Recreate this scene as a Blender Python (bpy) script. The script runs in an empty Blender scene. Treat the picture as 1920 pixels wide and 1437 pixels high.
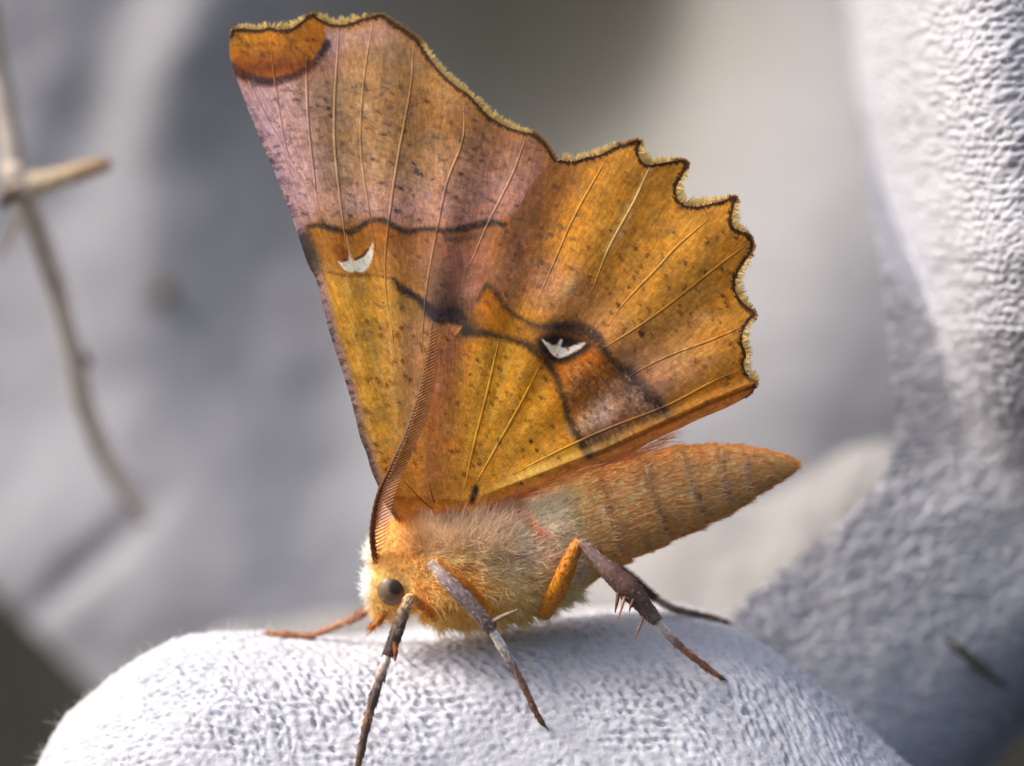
import bpy, math, random
import numpy as np
from mathutils import Vector
from mathutils.bvhtree import BVHTree

# ------------------------------------------------------------------ camera, sky, sun
# Everything below is laid out in millimetres and written to the scene in metres.
MM = 0.001
CAMD = 120.0            # camera stands 120 mm in front of the moth's body plane (y = 0)
PPM = 55.0              # photo pixels per millimetre at y = 0
scene = bpy.context.scene
scene.unit_settings.system = 'METRIC'

cam_data = bpy.data.cameras.new('camera')
cam = bpy.data.objects.new('camera', cam_data)
scene.collection.objects.link(cam)
cam.location = (0, -CAMD * MM, 0)
cam.rotation_euler = (math.radians(90), 0, 0)
cam_data.sensor_width = 36
cam_data.lens = 36 * CAMD / (1920 / PPM)
cam_data.clip_start = 0.005
cam_data.clip_end = 20
cam_data.dof.use_dof = True
cam_data.dof.focus_distance = (CAMD - 2.2) * MM
cam_data.dof.aperture_fstop = cam_data.lens / 4.3      # a 4.3 mm wide aperture
scene.camera = cam

SUN_DIR = Vector((-0.64, -0.14, 0.74)).normalized()    # towards the sun
world = bpy.data.worlds.new('World')
scene.world = world
world.use_nodes = True
wn = world.node_tree.nodes
sky = wn.new('ShaderNodeTexSky')
sky.sky_type = 'NISHITA'
sky.sun_disc = False
sky.sun_elevation = math.asin(SUN_DIR.z)
sky.sun_rotation = math.atan2(SUN_DIR.x, SUN_DIR.y)
sky.air_density = 0.9
sky.dust_density = 6.0
sky.ozone_density = 0.8
bgn = wn['Background']
bgn.inputs['Strength'].default_value = 0.14
world.node_tree.links.new(sky.outputs[0], bgn.inputs['Color'])

sun_data = bpy.data.lights.new('sun', 'SUN')
sun_data.energy = 1.5
sun_data.angle = math.radians(20)
sun_data.color = (1.0, 0.975, 0.93)
sun = bpy.data.objects.new('sun', sun_data)
scene.collection.objects.link(sun)
sun.rotation_euler = SUN_DIR.to_track_quat('Z', 'Y').to_euler()

vs = scene.view_settings
vs.view_transform = 'Standard'
vs.look = 'None'
vs.exposure = 0.8
vs.gamma = 1
vs.use_curve_mapping = False

# ------------------------------------------------------------------ helpers
rng = np.random.default_rng(7)
random.seed(7)
COL = scene.collection
WLOC = {}

def P(px, py, y=0.0):
    """photo pixel + depth y (mm) -> mm position"""
    k = (CAMD + y) / CAMD / PPM
    return np.stack(np.broadcast_arrays((np.asarray(px, float) - 960) * k, np.asarray(y, float),
                                        (718.5 - np.asarray(py, float)) * k), -1)

def px_of(v):
    k = PPM * CAMD / (CAMD + v[..., 1])
    return v[..., 0] * k + 960, 718.5 - v[..., 2] * k

def lin(c):
    c = np.clip(np.asarray(c, float) / 255.0, 0, 1)
    return np.where(c <= 0.04045, c / 12.92, ((c + 0.055) / 1.055) ** 2.4)

def desat(c, f, gain=1.0):
    c = np.asarray(c, float); l = (c * np.array([0.35, 0.5, 0.15])).sum(-1, keepdims=True)
    return np.clip((l + (c - l) * f) * gain, 0, 252)

def soft_cap(c, top):
    m = c.max(-1, keepdims=True)
    return c * np.minimum(1.0, top / np.maximum(m, 1e-6))

def lattice(seed, n=64):
    return np.random.default_rng(seed).random((n, n))

def vnoise(x, y, seed=0):
    g = lattice(seed)
    n = g.shape[0]
    xi = np.floor(x).astype(int); yi = np.floor(y).astype(int)
    fx = x - xi; fy = y - yi
    fx = fx * fx * (3 - 2 * fx); fy = fy * fy * (3 - 2 * fy)
    a = g[yi % n, xi % n]; b = g[yi % n, (xi + 1) % n]
    c = g[(yi + 1) % n, xi % n]; d = g[(yi + 1) % n, (xi + 1) % n]
    return (a * (1 - fx) + b * fx) * (1 - fy) + (c * (1 - fx) + d * fx) * fy

def fbm(x, y, seed=0, o=4):
    v = 0; a = 0.5; t = 0
    for i in range(o):
        v = v + a * vnoise(x * 2 ** i + 13.7 * i, y * 2 ** i + 7.1 * i, seed + i); t += a; a *= 0.5
    return v / t

def sstep(a, b, x):
    t = np.clip((x - a) / (b - a), 0, 1)
    return t * t * (3 - 2 * t)

def catmull(pts, per=8, closed=False):
    p = np.asarray(pts, float)
    n = len(p); out = []
    rngi = range(n if closed else n - 1)
    for i in rngi:
        p0 = p[(i - 1) % n] if (closed or i > 0) else 2 * p[0] - p[1]
        p1 = p[i]; p2 = p[(i + 1) % n]
        p3 = p[(i + 2) % n] if (closed or i + 2 < n) else 2 * p[-1] - p[-2]
        t = np.linspace(0, 1, per, endpoint=False)[:, None]
        out.append(0.5 * ((2 * p1) + (-p0 + p2) * t + (2 * p0 - 5 * p1 + 4 * p2 - p3) * t ** 2 + (-p0 + 3 * p1 - 3 * p2 + p3) * t ** 3))
    r = np.concatenate(out)
    if not closed:
        r = np.concatenate([r, p[-1:]])
    return r

def resample(pts, n):
    p = np.asarray(pts, float)
    d = np.concatenate([[0], np.cumsum(np.linalg.norm(np.diff(p, axis=0), axis=1))])
    t = np.linspace(0, d[-1], n)
    return np.stack([np.interp(t, d, p[:, k]) for k in range(p.shape[1])], -1)

def seg_dist(x, y, pts, want_t=False):
    """distance from points to polyline, nearest point, arclength parameter 0..1"""
    p = np.asarray(pts, float)
    best = np.full(x.shape, 1e9); bx = np.zeros(x.shape); by = np.zeros(x.shape); bt = np.zeros(x.shape)
    L = np.concatenate([[0], np.cumsum(np.linalg.norm(np.diff(p, axis=0), axis=1))])
    for i in range(len(p) - 1):
        dx, dy = p[i + 1] - p[i]
        l2 = dx * dx + dy * dy + 1e-9
        t = np.clip(((x - p[i, 0]) * dx + (y - p[i, 1]) * dy) / l2, 0, 1)
        qx = p[i, 0] + t * dx; qy = p[i, 1] + t * dy
        d = (x - qx) ** 2 + (y - qy) ** 2
        m = d < best
        best = np.where(m, d, best); bx = np.where(m, qx, bx); by = np.where(m, qy, by)
        bt = np.where(m, (L[i] + t * math.sqrt(l2)) / L[-1], bt)
    if want_t:
        return np.sqrt(best), bx, by, bt
    return np.sqrt(best)

def in_poly(x, y, poly):
    p = np.asarray(poly); n = len(p); ins = np.zeros(x.shape, bool)
    j = n - 1
    for i in range(n):
        xi, yi = p[i]; xj, yj = p[j]
        if yi != yj:
            c = ((yi > y) != (yj > y)) & (x < (xj - xi) * (y - yi) / (yj - yi) + xi)
            ins ^= c
        j = i
    return ins

def make_obj(name, verts, faces, mat, parent=None, col=None, origin=None, smooth=True, kind=None, extra=None):
    """one mesh object; verts in mm world coordinates"""
    verts = np.asarray(verts, float)
    o0 = np.asarray(origin, float) if origin is not None else verts.mean(0)
    me = bpy.data.meshes.new(name)
    v = (verts - o0) * MM
    me.vertices.add(len(v)); me.vertices.foreach_set('co', v.ravel())
    if isinstance(faces, np.ndarray):
        nf, k = faces.shape
        me.loops.add(nf * k); me.loops.foreach_set('vertex_index', faces.ravel().astype(np.int32))
        me.polygons.add(nf)
        me.polygons.foreach_set('loop_start', np.arange(0, nf * k, k, dtype=np.int32))
        me.polygons.foreach_set('loop_total', np.full(nf, k, dtype=np.int32))
        me.update(calc_edges=True)
    else:
        me.clear_geometry(); me.from_pydata([tuple(q) for q in v], [], [tuple(f) for f in faces])
    if col is not None:
        a = me.color_attributes.new('Col', 'FLOAT_COLOR', 'POINT')
        c = np.ones((len(v), 4)); c[:, :3] = col
        a.data.foreach_set('color', c.ravel())
    me.validate()
    if smooth:
        me.polygons.foreach_set('use_smooth', np.ones(len(me.polygons), bool))
    me.materials.append(mat)
    ob = bpy.data.objects.new(name, me)
    COL.objects.link(ob)
    WLOC[ob.name] = o0
    if parent is not None:
        ob.parent = parent
        ob.location = Vector((o0 - WLOC[parent.name]) * MM)
    else:
        ob.location = Vector(o0 * MM)
    if kind: ob['kind'] = kind
    return ob

def empty(name, loc, label, cat, group=None):
    e = bpy.data.objects.new(name, None)
    COL.objects.link(e)
    e.empty_display_size = 0.002
    e.location = Vector(np.asarray(loc, float) * MM)
    WLOC[e.name] = np.asarray(loc, float)
    e['label'] = label; e['category'] = cat
    if group: e['group'] = group
    return e

def tube_mesh(path, radii, ns=10, flat=None, cap=True):
    """tube along an (n,3) path, radius per point"""
    p = np.asarray(path, float); n = len(p)
    r = np.broadcast_to(np.asarray(radii, float), (n,))
    T = np.gradient(p, axis=0); T /= np.linalg.norm(T, axis=1)[:, None] + 1e-12
    up = np.array([0.0, -1.0, 0.0])
    A = np.cross(T, up); A /= np.linalg.norm(A, axis=1)[:, None] + 1e-9
    B = np.cross(A, T)
    th = np.linspace(0, 2 * np.pi, ns, endpoint=False)
    fl = 1.0 if flat is None else flat
    v = p[:, None, :] + r[:, None, None] * (np.cos(th)[None, :, None] * A[:, None, :] + fl * np.sin(th)[None, :, None] * B[:, None, :])
    v = v.reshape(-1, 3)
    i, j = np.meshgrid(np.arange(n - 1), np.arange(ns), indexing='ij')
    a = i * ns + j; b = i * ns + (j + 1) % ns
    f = np.stack([a, b, b + ns, a + ns], -1).reshape(-1, 4)
    if cap:
        v = np.concatenate([v, p[:1], p[-1:]])
        c0 = n * ns; c1 = c0 + 1
        js = np.arange(ns)
        f0 = np.stack([np.full(ns, c0), (js + 1) % ns, js, js], -1)
        k = (n - 1) * ns
        f1 = np.stack([np.full(ns, c1), k + js, k + (js + 1) % ns, k + (js + 1) % ns], -1)
        fl_ = [list(q) for q in f] + [[q[0], q[1], q[2]] for q in f0] + [[q[0], q[1], q[2]] for q in f1]
        return v, fl_
    return v, f

def strands(roots, dirs, length, width, col_root, col_tip, bend=None, seg=2, side=None):
    """tapered ribbon hairs as one mesh: arrays of roots (n,3), dirs (n,3)"""
    n = len(roots)
    length = np.broadcast_to(length, (n,))[:, None]; width = np.broadcast_to(width, (n,))[:, None]
    d = dirs / (np.linalg.norm(dirs, axis=1)[:, None] + 1e-9)
    if side is None:
        side = np.cross(d, rng.normal(size=(n, 3)) * 0.5 + np.array([0, -1.0, 0]))
    side = side / (np.linalg.norm(side, axis=1)[:, None] + 1e-9)
    if bend is None: bend = rng.normal(size=(n, 3)) * 0.12
    rows = []; cols = []
    for s in range(seg):
        t = s / seg
        c = roots + d * length * t + bend * length * t * t
        w = width * (1 - 0.55 * t) * 0.5
        rows += [c - side * w, c + side * w]
        cc = col_root * (1 - t) + col_tip * t
        cols += [cc, cc]
    rows.append(roots + d * length + bend * length); cols.append(col_tip)
    k = 2 * seg + 1
    v = np.stack(rows, 1).reshape(-1, 3); c = np.stack(cols, 1).reshape(-1, 3)
    base = np.arange(n)[:, None] * k
    tris = []
    for s in range(seg - 1):
        a = 2 * s
        tris += [[a, a + 1, a + 3], [a, a + 3, a + 2]]
    tris.append([2 * seg - 2, 2 * seg - 1, 2 * seg])
    f = (base[:, None, :] + np.array(tris)[None]).reshape(-1, 3)
    return v, f, c

# ------------------------------------------------------------------ materials
def node_mat(name, rough=0.7, spec=0.2, transl=0.0, noise_scale=9000, noise_amt=0.15, bump=0.0, bump_dist=2e-5,
             base=None, sheen=0.0, coat=0.0, noise2=None):
    m = bpy.data.materials.new(name); m.use_nodes = True
    nt = m.node_tree; N = nt.nodes; L = nt.links
    pb = N['Principled BSDF']
    pb.inputs['Roughness'].default_value = rough
    pb.inputs['Specular IOR Level'].default_value = spec
    if sheen: pb.inputs['Sheen Weight'].default_value = sheen; pb.inputs['Sheen Roughness'].default_value = 0.5
    if coat: pb.inputs['Coat Weight'].default_value = coat; pb.inputs['Coat Roughness'].default_value = 0.08
    tc = N.new('ShaderNodeTexCoord')
    nz = N.new('ShaderNodeTexNoise'); nz.inputs['Scale'].default_value = noise_scale; nz.inputs['Detail'].default_value = 4
    L.new(tc.outputs['Object'], nz.inputs['Vector'])
    mr = N.new('ShaderNodeMapRange')
    mr.inputs['From Min'].default_value = 0.25; mr.inputs['From Max'].default_value = 0.75
    mr.inputs['To Min'].default_value = 1 - noise_amt; mr.inputs['To Max'].default_value = 1 + noise_amt
    L.new(nz.outputs['Fac'], mr.inputs['Value'])
    if base is None:
        at = N.new('ShaderNodeAttribute'); at.attribute_name = 'Col'; src = at.outputs['Color']
    else:
        rgb = N.new('ShaderNodeRGB'); rgb.outputs[0].default_value = (*base, 1); src = rgb.outputs[0]
    mul = N.new('ShaderNodeVectorMath'); mul.operation = 'SCALE'
    L.new(src, mul.inputs[0]); L.new(mr.outputs[0], mul.inputs['Scale'])
    colr = mul.outputs[0]
    if noise2:
        n2 = N.new('ShaderNodeTexNoise'); n2.inputs['Scale'].default_value = noise2[0]; n2.inputs['Detail'].default_value = 3
        L.new(tc.outputs['Object'], n2.inputs['Vector'])
        mr2 = N.new('ShaderNodeMapRange'); mr2.inputs['From Min'].default_value = 0.3; mr2.inputs['From Max'].default_value = 0.7
        mr2.inputs['To Min'].default_value = 1 - noise2[1]; mr2.inputs['To Max'].default_value = 1 + noise2[1]
        L.new(n2.outputs['Fac'], mr2.inputs['Value'])
        mu2 = N.new('ShaderNodeVectorMath'); mu2.operation = 'SCALE'
        L.new(colr, mu2.inputs[0]); L.new(mr2.outputs[0], mu2.inputs['Scale']); colr = mu2.outputs[0]
    L.new(colr, pb.inputs['Base Color'])
    if bump:
        bp = N.new('ShaderNodeBump'); bp.inputs['Strength'].default_value = bump; bp.inputs['Distance'].default_value = bump_dist
        L.new(nz.outputs['Fac'], bp.inputs['Height']); L.new(bp.outputs[0], pb.inputs['Normal'])
    if transl:
        tr = N.new('ShaderNodeBsdfTranslucent'); L.new(colr, tr.inputs['Color'])
        mx = N.new('ShaderNodeMixShader'); mx.inputs[0].default_value = transl
        L.new(pb.outputs[0], mx.inputs[1]); L.new(tr.outputs[0], mx.inputs[2])
        L.new(mx.outputs[0], N['Material Output'].inputs['Surface'])
    return m

M_wing = node_mat('wing_scales', rough=0.62, spec=0.25, transl=0.22, noise_scale=16000, noise_amt=0.16, bump=0.5, bump_dist=1.5e-5, noise2=(5200, 0.10))
M_vein = node_mat('wing_vein', rough=0.6, spec=0.2, transl=0.1, noise_scale=9000, noise_amt=0.2)
M_fringe = node_mat('wing_fringe_scales', rough=0.7, spec=0.2, transl=0.45, noise_scale=6000, noise_amt=0.12)
M_body = node_mat('moth_skin', rough=0.8, spec=0.15, noise_scale=7000, noise_amt=0.3, bump=0.8, bump_dist=5e-5)
M_fur = node_mat('moth_fur', rough=0.55, spec=0.3, transl=0.4, noise_scale=3000, noise_amt=0.2)
M_leg = node_mat('leg_scales', rough=0.65, spec=0.3, noise_scale=8000, noise_amt=0.35, bump=0.8, bump_dist=3e-5)
M_ant = node_mat('antenna_horn', rough=0.5, spec=0.3, transl=0.3, noise_scale=9000, noise_amt=0.25)
M_eye = node_mat('eye_facets', rough=0.4, spec=0.3, noise_scale=20000, noise_amt=0.12, coat=0.2)
M_glove = node_mat('glove_knit', rough=0.95, spec=0.1, noise_scale=5200, noise_amt=0.10, bump=0.8, bump_dist=6e-5, noise2=(900, 0.05))
M_fibre = node_mat('glove_fibres', rough=0.7, spec=0.2, transl=0.4, noise_scale=2000, noise_amt=0.1)
M_cloth = node_mat('cloth_plain', rough=0.95, spec=0.1, noise_scale=700, noise_amt=0.06, bump=0.6, bump_dist=2e-4)
M_ground = node_mat('ground_soil', rough=0.95, spec=0.1, noise_scale=60, noise_amt=0.35, base=(0.085, 0.078, 0.06))
M_twig = node_mat('dry_stem', rough=0.7, spec=0.25, noise_scale=900, noise_amt=0.22, bump=0.5, bump_dist=6e-5)

# ------------------------------------------------------------------ setting: ground far behind, background cloth
gx = np.linspace(-260, 260, 60); gz = np.linspace(-220, 220, 50)
X, Z = np.meshgrid(gx, gz)
Yg = 170 + 10 * fbm(X / 40 + 9, Z / 40 + 5, 31)
v = np.stack([X, Yg, Z], -1).reshape(-1, 3)
i, j = np.meshgrid(np.arange(49), np.arange(59), indexing='ij')
a = i * 60 + j
f = np.stack([a, a + 1, a + 61, a + 60], -1).reshape(-1, 4)
g = make_obj('ground', v, f, M_ground); g['kind'] = 'structure'

def gauss(x, y, cx, cy, sx, sy, ang=0.0):
    c, s = math.cos(ang), math.sin(ang)
    u = (x - cx) * c + (y - cy) * s; w = -(x - cx) * s + (y - cy) * c
    return np.exp(-0.5 * ((u / sx) ** 2 + (w / sy) ** 2))

def cloth_depth(px, py):
    d = 52 + 0 * px
    d = d + 4 * gauss(px, py, -200, 550, 420, 900, 0.1) + 0.34 * (718 - py) / 55 * (1 - sstep(500, 1300, px))
    d = d + 21 * gauss(px, py, 1060, 0, 320, 380, 0.2) - 0.16 * (718 - py) / 55 * sstep(1150, 1400, px)
    d = d + 4 * gauss(px, py, 620, 800, 170, 330, -0.25)
    d = d - 2.6 * sstep(1150, 1580, px + 0.05 * (py - 500)) * (0.6 + 0.4 * sstep(-200, 500, py))
    d = d - 2 * gauss(px, py, 320, 90, 80, 130, 0.5)
    d = d + 1.6 * gauss(px, py, 205, 170, 60, 210, 0.35)
    d = d - 1.5 * gauss(px, py, 260, 1090, 260, 160, 0.2)
    d = d + 0.9 * gauss(px, py, 165, 1060, 20, 120, 0.85)
    d = d + 2.0 * (fbm(px / 330 + 3, py / 330 + 8, 41, 4) - 0.5) * (1 - 0.5 * sstep(1100, 1300, px))
    return d

nx, ny = 250, 200
PX, PY = np.meshgrid(np.linspace(-500, 2450, nx), np.linspace(-450, 1900, ny))
D = cloth_depth(PX, PY)
v = P(PX, PY, D).reshape(-1, 3)
i, j = np.meshgrid(np.arange(ny - 1), np.arange(nx - 1), indexing='ij')
a = i * nx + j
f = np.stack([a, a + nx, a + nx + 1, a + 1], -1).reshape(-1, 4)
# the cloth ends along a diagonal hem at lower left, and at lower right
cx = PX[:-1, :-1].ravel(); cy = PY[:-1, :-1].ravel()
keep = ~((cy - 1120 > 0.98 * (cx - 0)) & (cx < 760)) & ~((cy > 1130) & (cx > 1640))
f = f[keep]
used = np.unique(f); remap = -np.ones(nx * ny, int); remap[used] = np.arange(len(used))
cpx = PX.ravel()[used]; cpy = PY.ravel()[used]
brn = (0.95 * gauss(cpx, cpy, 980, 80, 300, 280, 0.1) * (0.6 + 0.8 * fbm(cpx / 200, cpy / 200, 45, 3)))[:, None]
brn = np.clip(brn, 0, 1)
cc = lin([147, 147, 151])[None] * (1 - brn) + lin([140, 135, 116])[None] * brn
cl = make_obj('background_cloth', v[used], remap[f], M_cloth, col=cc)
cl['kind'] = 'structure'

# ------------------------------------------------------------------ knitted glove
def knit(u, w, seed, cu=0.60, cw=0.44, ang=0.6):
    """raised lens-shaped stitches in staggered, jittered rows (mm)"""
    c, s = math.cos(ang), math.sin(ang)
    wob = 0.3
    u2 = u + wob * (fbm(u / 2.2 + 5, w / 2.2, seed + 50, 2) - .5) * 2
    w2 = w + wob * (fbm(u / 2.2, w / 2.2 + 9, seed + 60, 2) - .5) * 2
    row = np.floor(w2 / cw).astype(int)
    h = np.zeros(u.shape)
    L1, L2, L3, L4 = (lattice(seed + k, 128) for k in (1, 2, 3, 4))
    for dr in (-1, 0, 1):
        r = row + dr
        colm = np.floor(u2 / cu - 0.5 * (r % 2)).astype(int)
        for dc in (-1, 0, 1):
            q = colm + dc
            jx = (L1[r % 128, q % 128] - .5) * 0.5; jy = (L2[r % 128, q % 128] - .5) * 0.5
            am = 0.45 + 0.6 * L3[r % 128, q % 128]
            an = ang + (L4[r % 128, q % 128] - .5) * 0.6
            du = u2 - (q + 0.5 + 0.5 * (r % 2) + jx) * cu
            dw = w2 - (r + 0.5 + jy) * cw
            ca, sa = np.cos(an), np.sin(an)
            a_ = du * ca + dw * sa; b_ = -du * sa + dw * ca
            h = np.maximum(h, am * np.exp(-(a_ / (0.52 * cu)) ** 2 - (b_ / (0.40 * cw)) ** 2))
    # small slanting pits between the loops
    pu, pw = cu * 0.80, cw * 0.86
    row = np.floor(w2 / pw).astype(int)
    pit = np.zeros(u.shape)
    K1, K2, K3, K4 = (lattice(seed + k, 128) for k in (11, 12, 13, 14))
    for dr in (-1, 0, 1):
        r = row + dr
        colm = np.floor(u2 / pu - 0.37 * (r % 3)).astype(int)
        for dc in (-1, 0, 1):
            q = colm + dc
            am = np.clip(K3[r % 128, q % 128] * 1.5 - 0.2, 0.1, 1)
            an = ang + (K4[r % 128, q % 128] - .5) * 0.9
            du = u2 - (q + 0.5 + 0.37 * (r % 3) + (K1[r % 128, q % 128] - .5) * 0.55) * pu
            dw = w2 - (r + 0.5 + (K2[r % 128, q % 128] - .5) * 0.55) * pw
            ca, sa = np.cos(an), np.sin(an)
            a_ = du * ca + dw * sa; b_ = -du * sa + dw * ca
            pit = np.maximum(pit, am * np.exp(-(a_ / (0.36 * cu)) ** 2 - (b_ / (0.20 * cw)) ** 2))
    return 0.55 * h - 0.95 * pit

def glove_tube(name, path, ra, rb, nu, nth, parent, seed, amp, th_range=None, ang=0.6, tint=(196, 197, 203), scale=1.0, lump=0.35):
    """swept rounded finger: path centres (mm), ra = half depth (towards camera), rb = half height in the picture plane"""
    p = catmull(path, 12); n0 = len(p)
    A = catmull(np.stack([ra, rb], -1), 12)
    d = np.concatenate([[0], np.cumsum(np.linalg.norm(np.diff(p, axis=0), axis=1))])
    t = np.linspace(0, d[-1], nu)
    p = np.stack([np.interp(t, d, p[:, k]) for k in range(3)], -1)
    RA = np.interp(t, d, A[:, 0]); RB = np.interp(t, d, A[:, 1])
    T = np.gradient(p, axis=0); T /= np.linalg.norm(T, axis=1)[:, None]
    F = np.array([0, -1.0, 0]) - T * (T @ np.array([0, -1.0, 0]))[:, None]
    F /= np.linalg.norm(F, axis=1)[:, None]
    U = np.cross(F, T)                                  # for T = +x this points up
    # angles: dense where the photograph looks, closed all round
    th = np.linspace(0, 2 * np.pi, nth, endpoint=False) if th_range is None else th_range
    nth = len(th)
    ct, st = np.cos(th), np.sin(th)
    v = p[:, None, :] + RA[:, None, None] * ct[None, :, None] * F[:, None, :] + RB[:, None, None] * st[None, :, None] * U[:, None, :]
    nrm = ct[None, :, None] * F[:, None, :] / RA[:, None, None] + st[None, :, None] * U[:, None, :] / RB[:, None, None]
    nrm /= np.linalg.norm(nrm, axis=2)[..., None]
    # arc length around the section for the knit pattern
    rm = np.sqrt(RA * RB)
    seglen = np.linalg.norm(np.diff(v[len(v) // 2], axis=0), axis=1)
    arc = np.concatenate([[0], np.cumsum(seglen)])
    uu = np.repeat(t[:, None], nth, 1); ww = np.repeat(arc[None, :], len(t), 0)
    h = np.zeros(uu.shape)
    if amp:
        h = amp * (knit(uu + 40, ww + 40, seed, 0.44 * scale, 0.34 * scale, ang) - 0.4)
        h *= 0.55 + 0.9 * fbm(uu / 4 + 2, ww / 4 + 1, seed + 20, 2)
    h = h + lump * (fbm(uu / 5 + 7, ww / 5 + 3, seed + 30, 3) - .5)
    v = v + nrm * h[..., None]
    c = lin(tint)[None, None, :] * (0.93 + 0.14 * fbm(uu / 1.5, ww / 1.5, seed + 40, 3))[..., None]
    n = len(t)
    i, j = np.meshgrid(np.arange(n - 1), np.arange(nth), indexing='ij')
    a = i * nth + j; b = i * nth + (j + 1) % nth
    f = np.stack([a, b, b + nth, a + nth], -1).reshape(-1, 4)
    ob = make_obj(name, v.reshape(-1, 3), f, M_glove, parent, col=c.reshape(-1, 3))
    return ob, v, nrm, f

glove = empty('gloved_hand', P(1100, 1700, 4), 'pale grey knitted glove with bent fingers, the moth perched on its front fingertip', 'glove')

# front finger, its crest traced in the photograph
crest = [(48, 1500), (75, 1432), (120, 1352), (175, 1300), (250, 1243), (340, 1201), (440, 1186), (560, 1192), (700, 1197), (850, 1186),
         (1000, 1172), (1130, 1158), (1240, 1154), (1330, 1168), (1420, 1206), (1520, 1272), (1620, 1360), (1720, 1450), (1830, 1560), (1960, 1700)]
rbs = [0.8, 2.6, 4.8, 6.2, 7.6, 8.6, 9.2, 9.6, 9.8, 9.8, 9.8, 9.8, 9.8, 9.7, 9.6, 9.5, 9.4, 9.3, 9.2, 9.0]
ras = [0.7, 2.2, 4.0, 5.0, 5.8, 6.3, 6.7, 6.9, 7.0, 7.0, 7.0, 7.0, 7.0, 7.0, 7.0, 7.0, 7.0, 7.0, 7.0, 7.0]
path = []
for (qx, qy), rb in zip(crest, rbs):
    c = P(qx, qy, 3.0); path.append([c[0], 3.0, c[2] - rb])
# keep radii vertical: small tilt handled by the swept frame
th_dense = np.concatenate([np.linspace(-1.25, 2.1, 380, endpoint=False), np.linspace(2.1, 2 * np.pi - 1.25, 50, endpoint=False)])
def glove_vertical(name, path, ra, rb, nu, th, parent, seed, amp, tint, axis='x', ang=0.6, lump=0.35, scale=1.0):
    """finger whose cross-sections stay upright planes (axis 'x') or level planes (axis 'z')"""
    pp = catmull(np.column_stack([path, ra, rb]), 12)
    d = np.concatenate([[0], np.cumsum(np.linalg.norm(np.diff(pp[:, :3], axis=0), axis=1))])
    t = np.linspace(0, d[-1], nu)
    q = np.stack([np.interp(t, d, pp[:, k]) for k in range(5)], -1)
    F = np.array([0, -1.0, 0]); U = np.array([0, 0, 1.0]) if axis == 'x' else np.array([-1.0, 0, 0])
    ct, st = np.cos(th), np.sin(th)
    v = q[:, None, :3] + q[:, 3][:, None, None] * ct[None, :, None] * F + q[:, 4][:, None, None] * st[None, :, None] * U
    du = np.gradient(v, axis=0); dv = np.gradient(v, axis=1)
    nrm = np.cross(dv, du); nrm /= np.linalg.norm(nrm, axis=2)[..., None] + 1e-9
    out = ct[None, :, None] * F + st[None, :, None] * U
    sgn = np.sign((nrm * out).sum(2)); nrm *= np.where(sgn == 0, 1, sgn)[..., None]
    k0 = len(q) // 2
    arc = np.concatenate([[0], np.cumsum(np.linalg.norm(np.diff(v[k0], axis=0), axis=1))])
    uu = np.repeat(t[:, None], len(th), 1); ww = np.repeat(arc[None, :], len(t), 0)
    h = np.zeros(uu.shape)
    if amp:
        h = amp * (knit(uu + 40, ww + 40, seed, 0.44 * scale, 0.34 * scale, ang) - 0.1)
        h *= 0.45 + 1.0 * sstep(0.25, 0.75, fbm(uu / 3.2 + 2, ww / 3.2 + 1, seed + 20, 2))
        h = h + 0.45 * amp * (fbm(uu / 0.34, ww / 0.22, seed + 25, 3) - .5)
    h = h + lump * (fbm(uu / 5 + 7, ww / 5 + 3, seed + 30, 3) - .5)
    v = v + nrm * h[..., None]
    c = lin(tint)[None, None, :] * (0.93 + 0.14 * fbm(uu / 1.5, ww / 1.5, seed + 40, 3))[..., None]
    n = len(t); nth = len(th)
    i, j = np.meshgrid(np.arange(n - 1), np.arange(nth), indexing='ij')
    a = i * nth + j; b = i * nth + (j + 1) % nth
    f = np.stack([a, a + nth, b + nth, b], -1).reshape(-1, 4)
    ob = make_obj(name, v.reshape(-1, 3), f, M_glove, parent, col=c.reshape(-1, 3))
    return ob, v, nrm, f

TINT = (190, 191, 198)
front, fv, fn, ff = glove_vertical('finger', path, ras, rbs, 780, th_dense, glove, 100, 0.165, TINT, ang=-0.6)
front['label'] = 'front fingertip of the glove under the moth'
BV = BVHTree.FromPolygons([Vector(q) for q in fv.reshape(-1, 3)], [tuple(q) for q in ff.tolist()])

def on_glove(px, py, lift=0.12):
    d = Vector(P(px, py, 0.0)) - Vector((0, -CAMD, 0)); d.normalize()
    hit = BV.ray_cast(Vector((0, -CAMD, 0)), d)
    if hit[0] is None: return None
    return np.array(hit[0]) + np.array(hit[1] if hit[1].dot(d) < 0 else -hit[1]) * lift

def drop_on_glove(p, lift=0.1):
    hit = BV.ray_cast(Vector((p[0], p[1], 30)), Vector((0, 0, -1)))
    return np.array(hit[0]) + np.array([0, 0, lift]) if hit[0] is not None else np.array(p)

# second finger lying behind the first
crest2 = [(180, 1420), (260, 1285), (380, 1198), (520, 1155), (700, 1130), (900, 1105), (1100, 1065), (1260, 1005), (1400, 935), (1520, 868), (1630, 826), (1730, 836), (1800, 910)]
rb2 = [1.2, 4, 7, 9, 10, 11, 12, 12, 12, 11, 9, 6, 1.5]
path2 = []
for (qx, qy), rb in zip(crest2, rb2):
    c = P(qx, qy, 27.0); path2.append([c[0], 27.0, c[2] - rb])
ra2 = [1.2, 4, 6.5, 8, 9, 9.5, 10, 10, 10, 9, 7, 5, 1.5]
th_r = np.linspace(0, 2 * np.pi, 160, endpoint=False)
glove_vertical('finger', path2, ra2, rb2, 260, th_r, glove, 140, 0.15, (140, 138, 136), ang=-0.6, lump=2.0)

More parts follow.
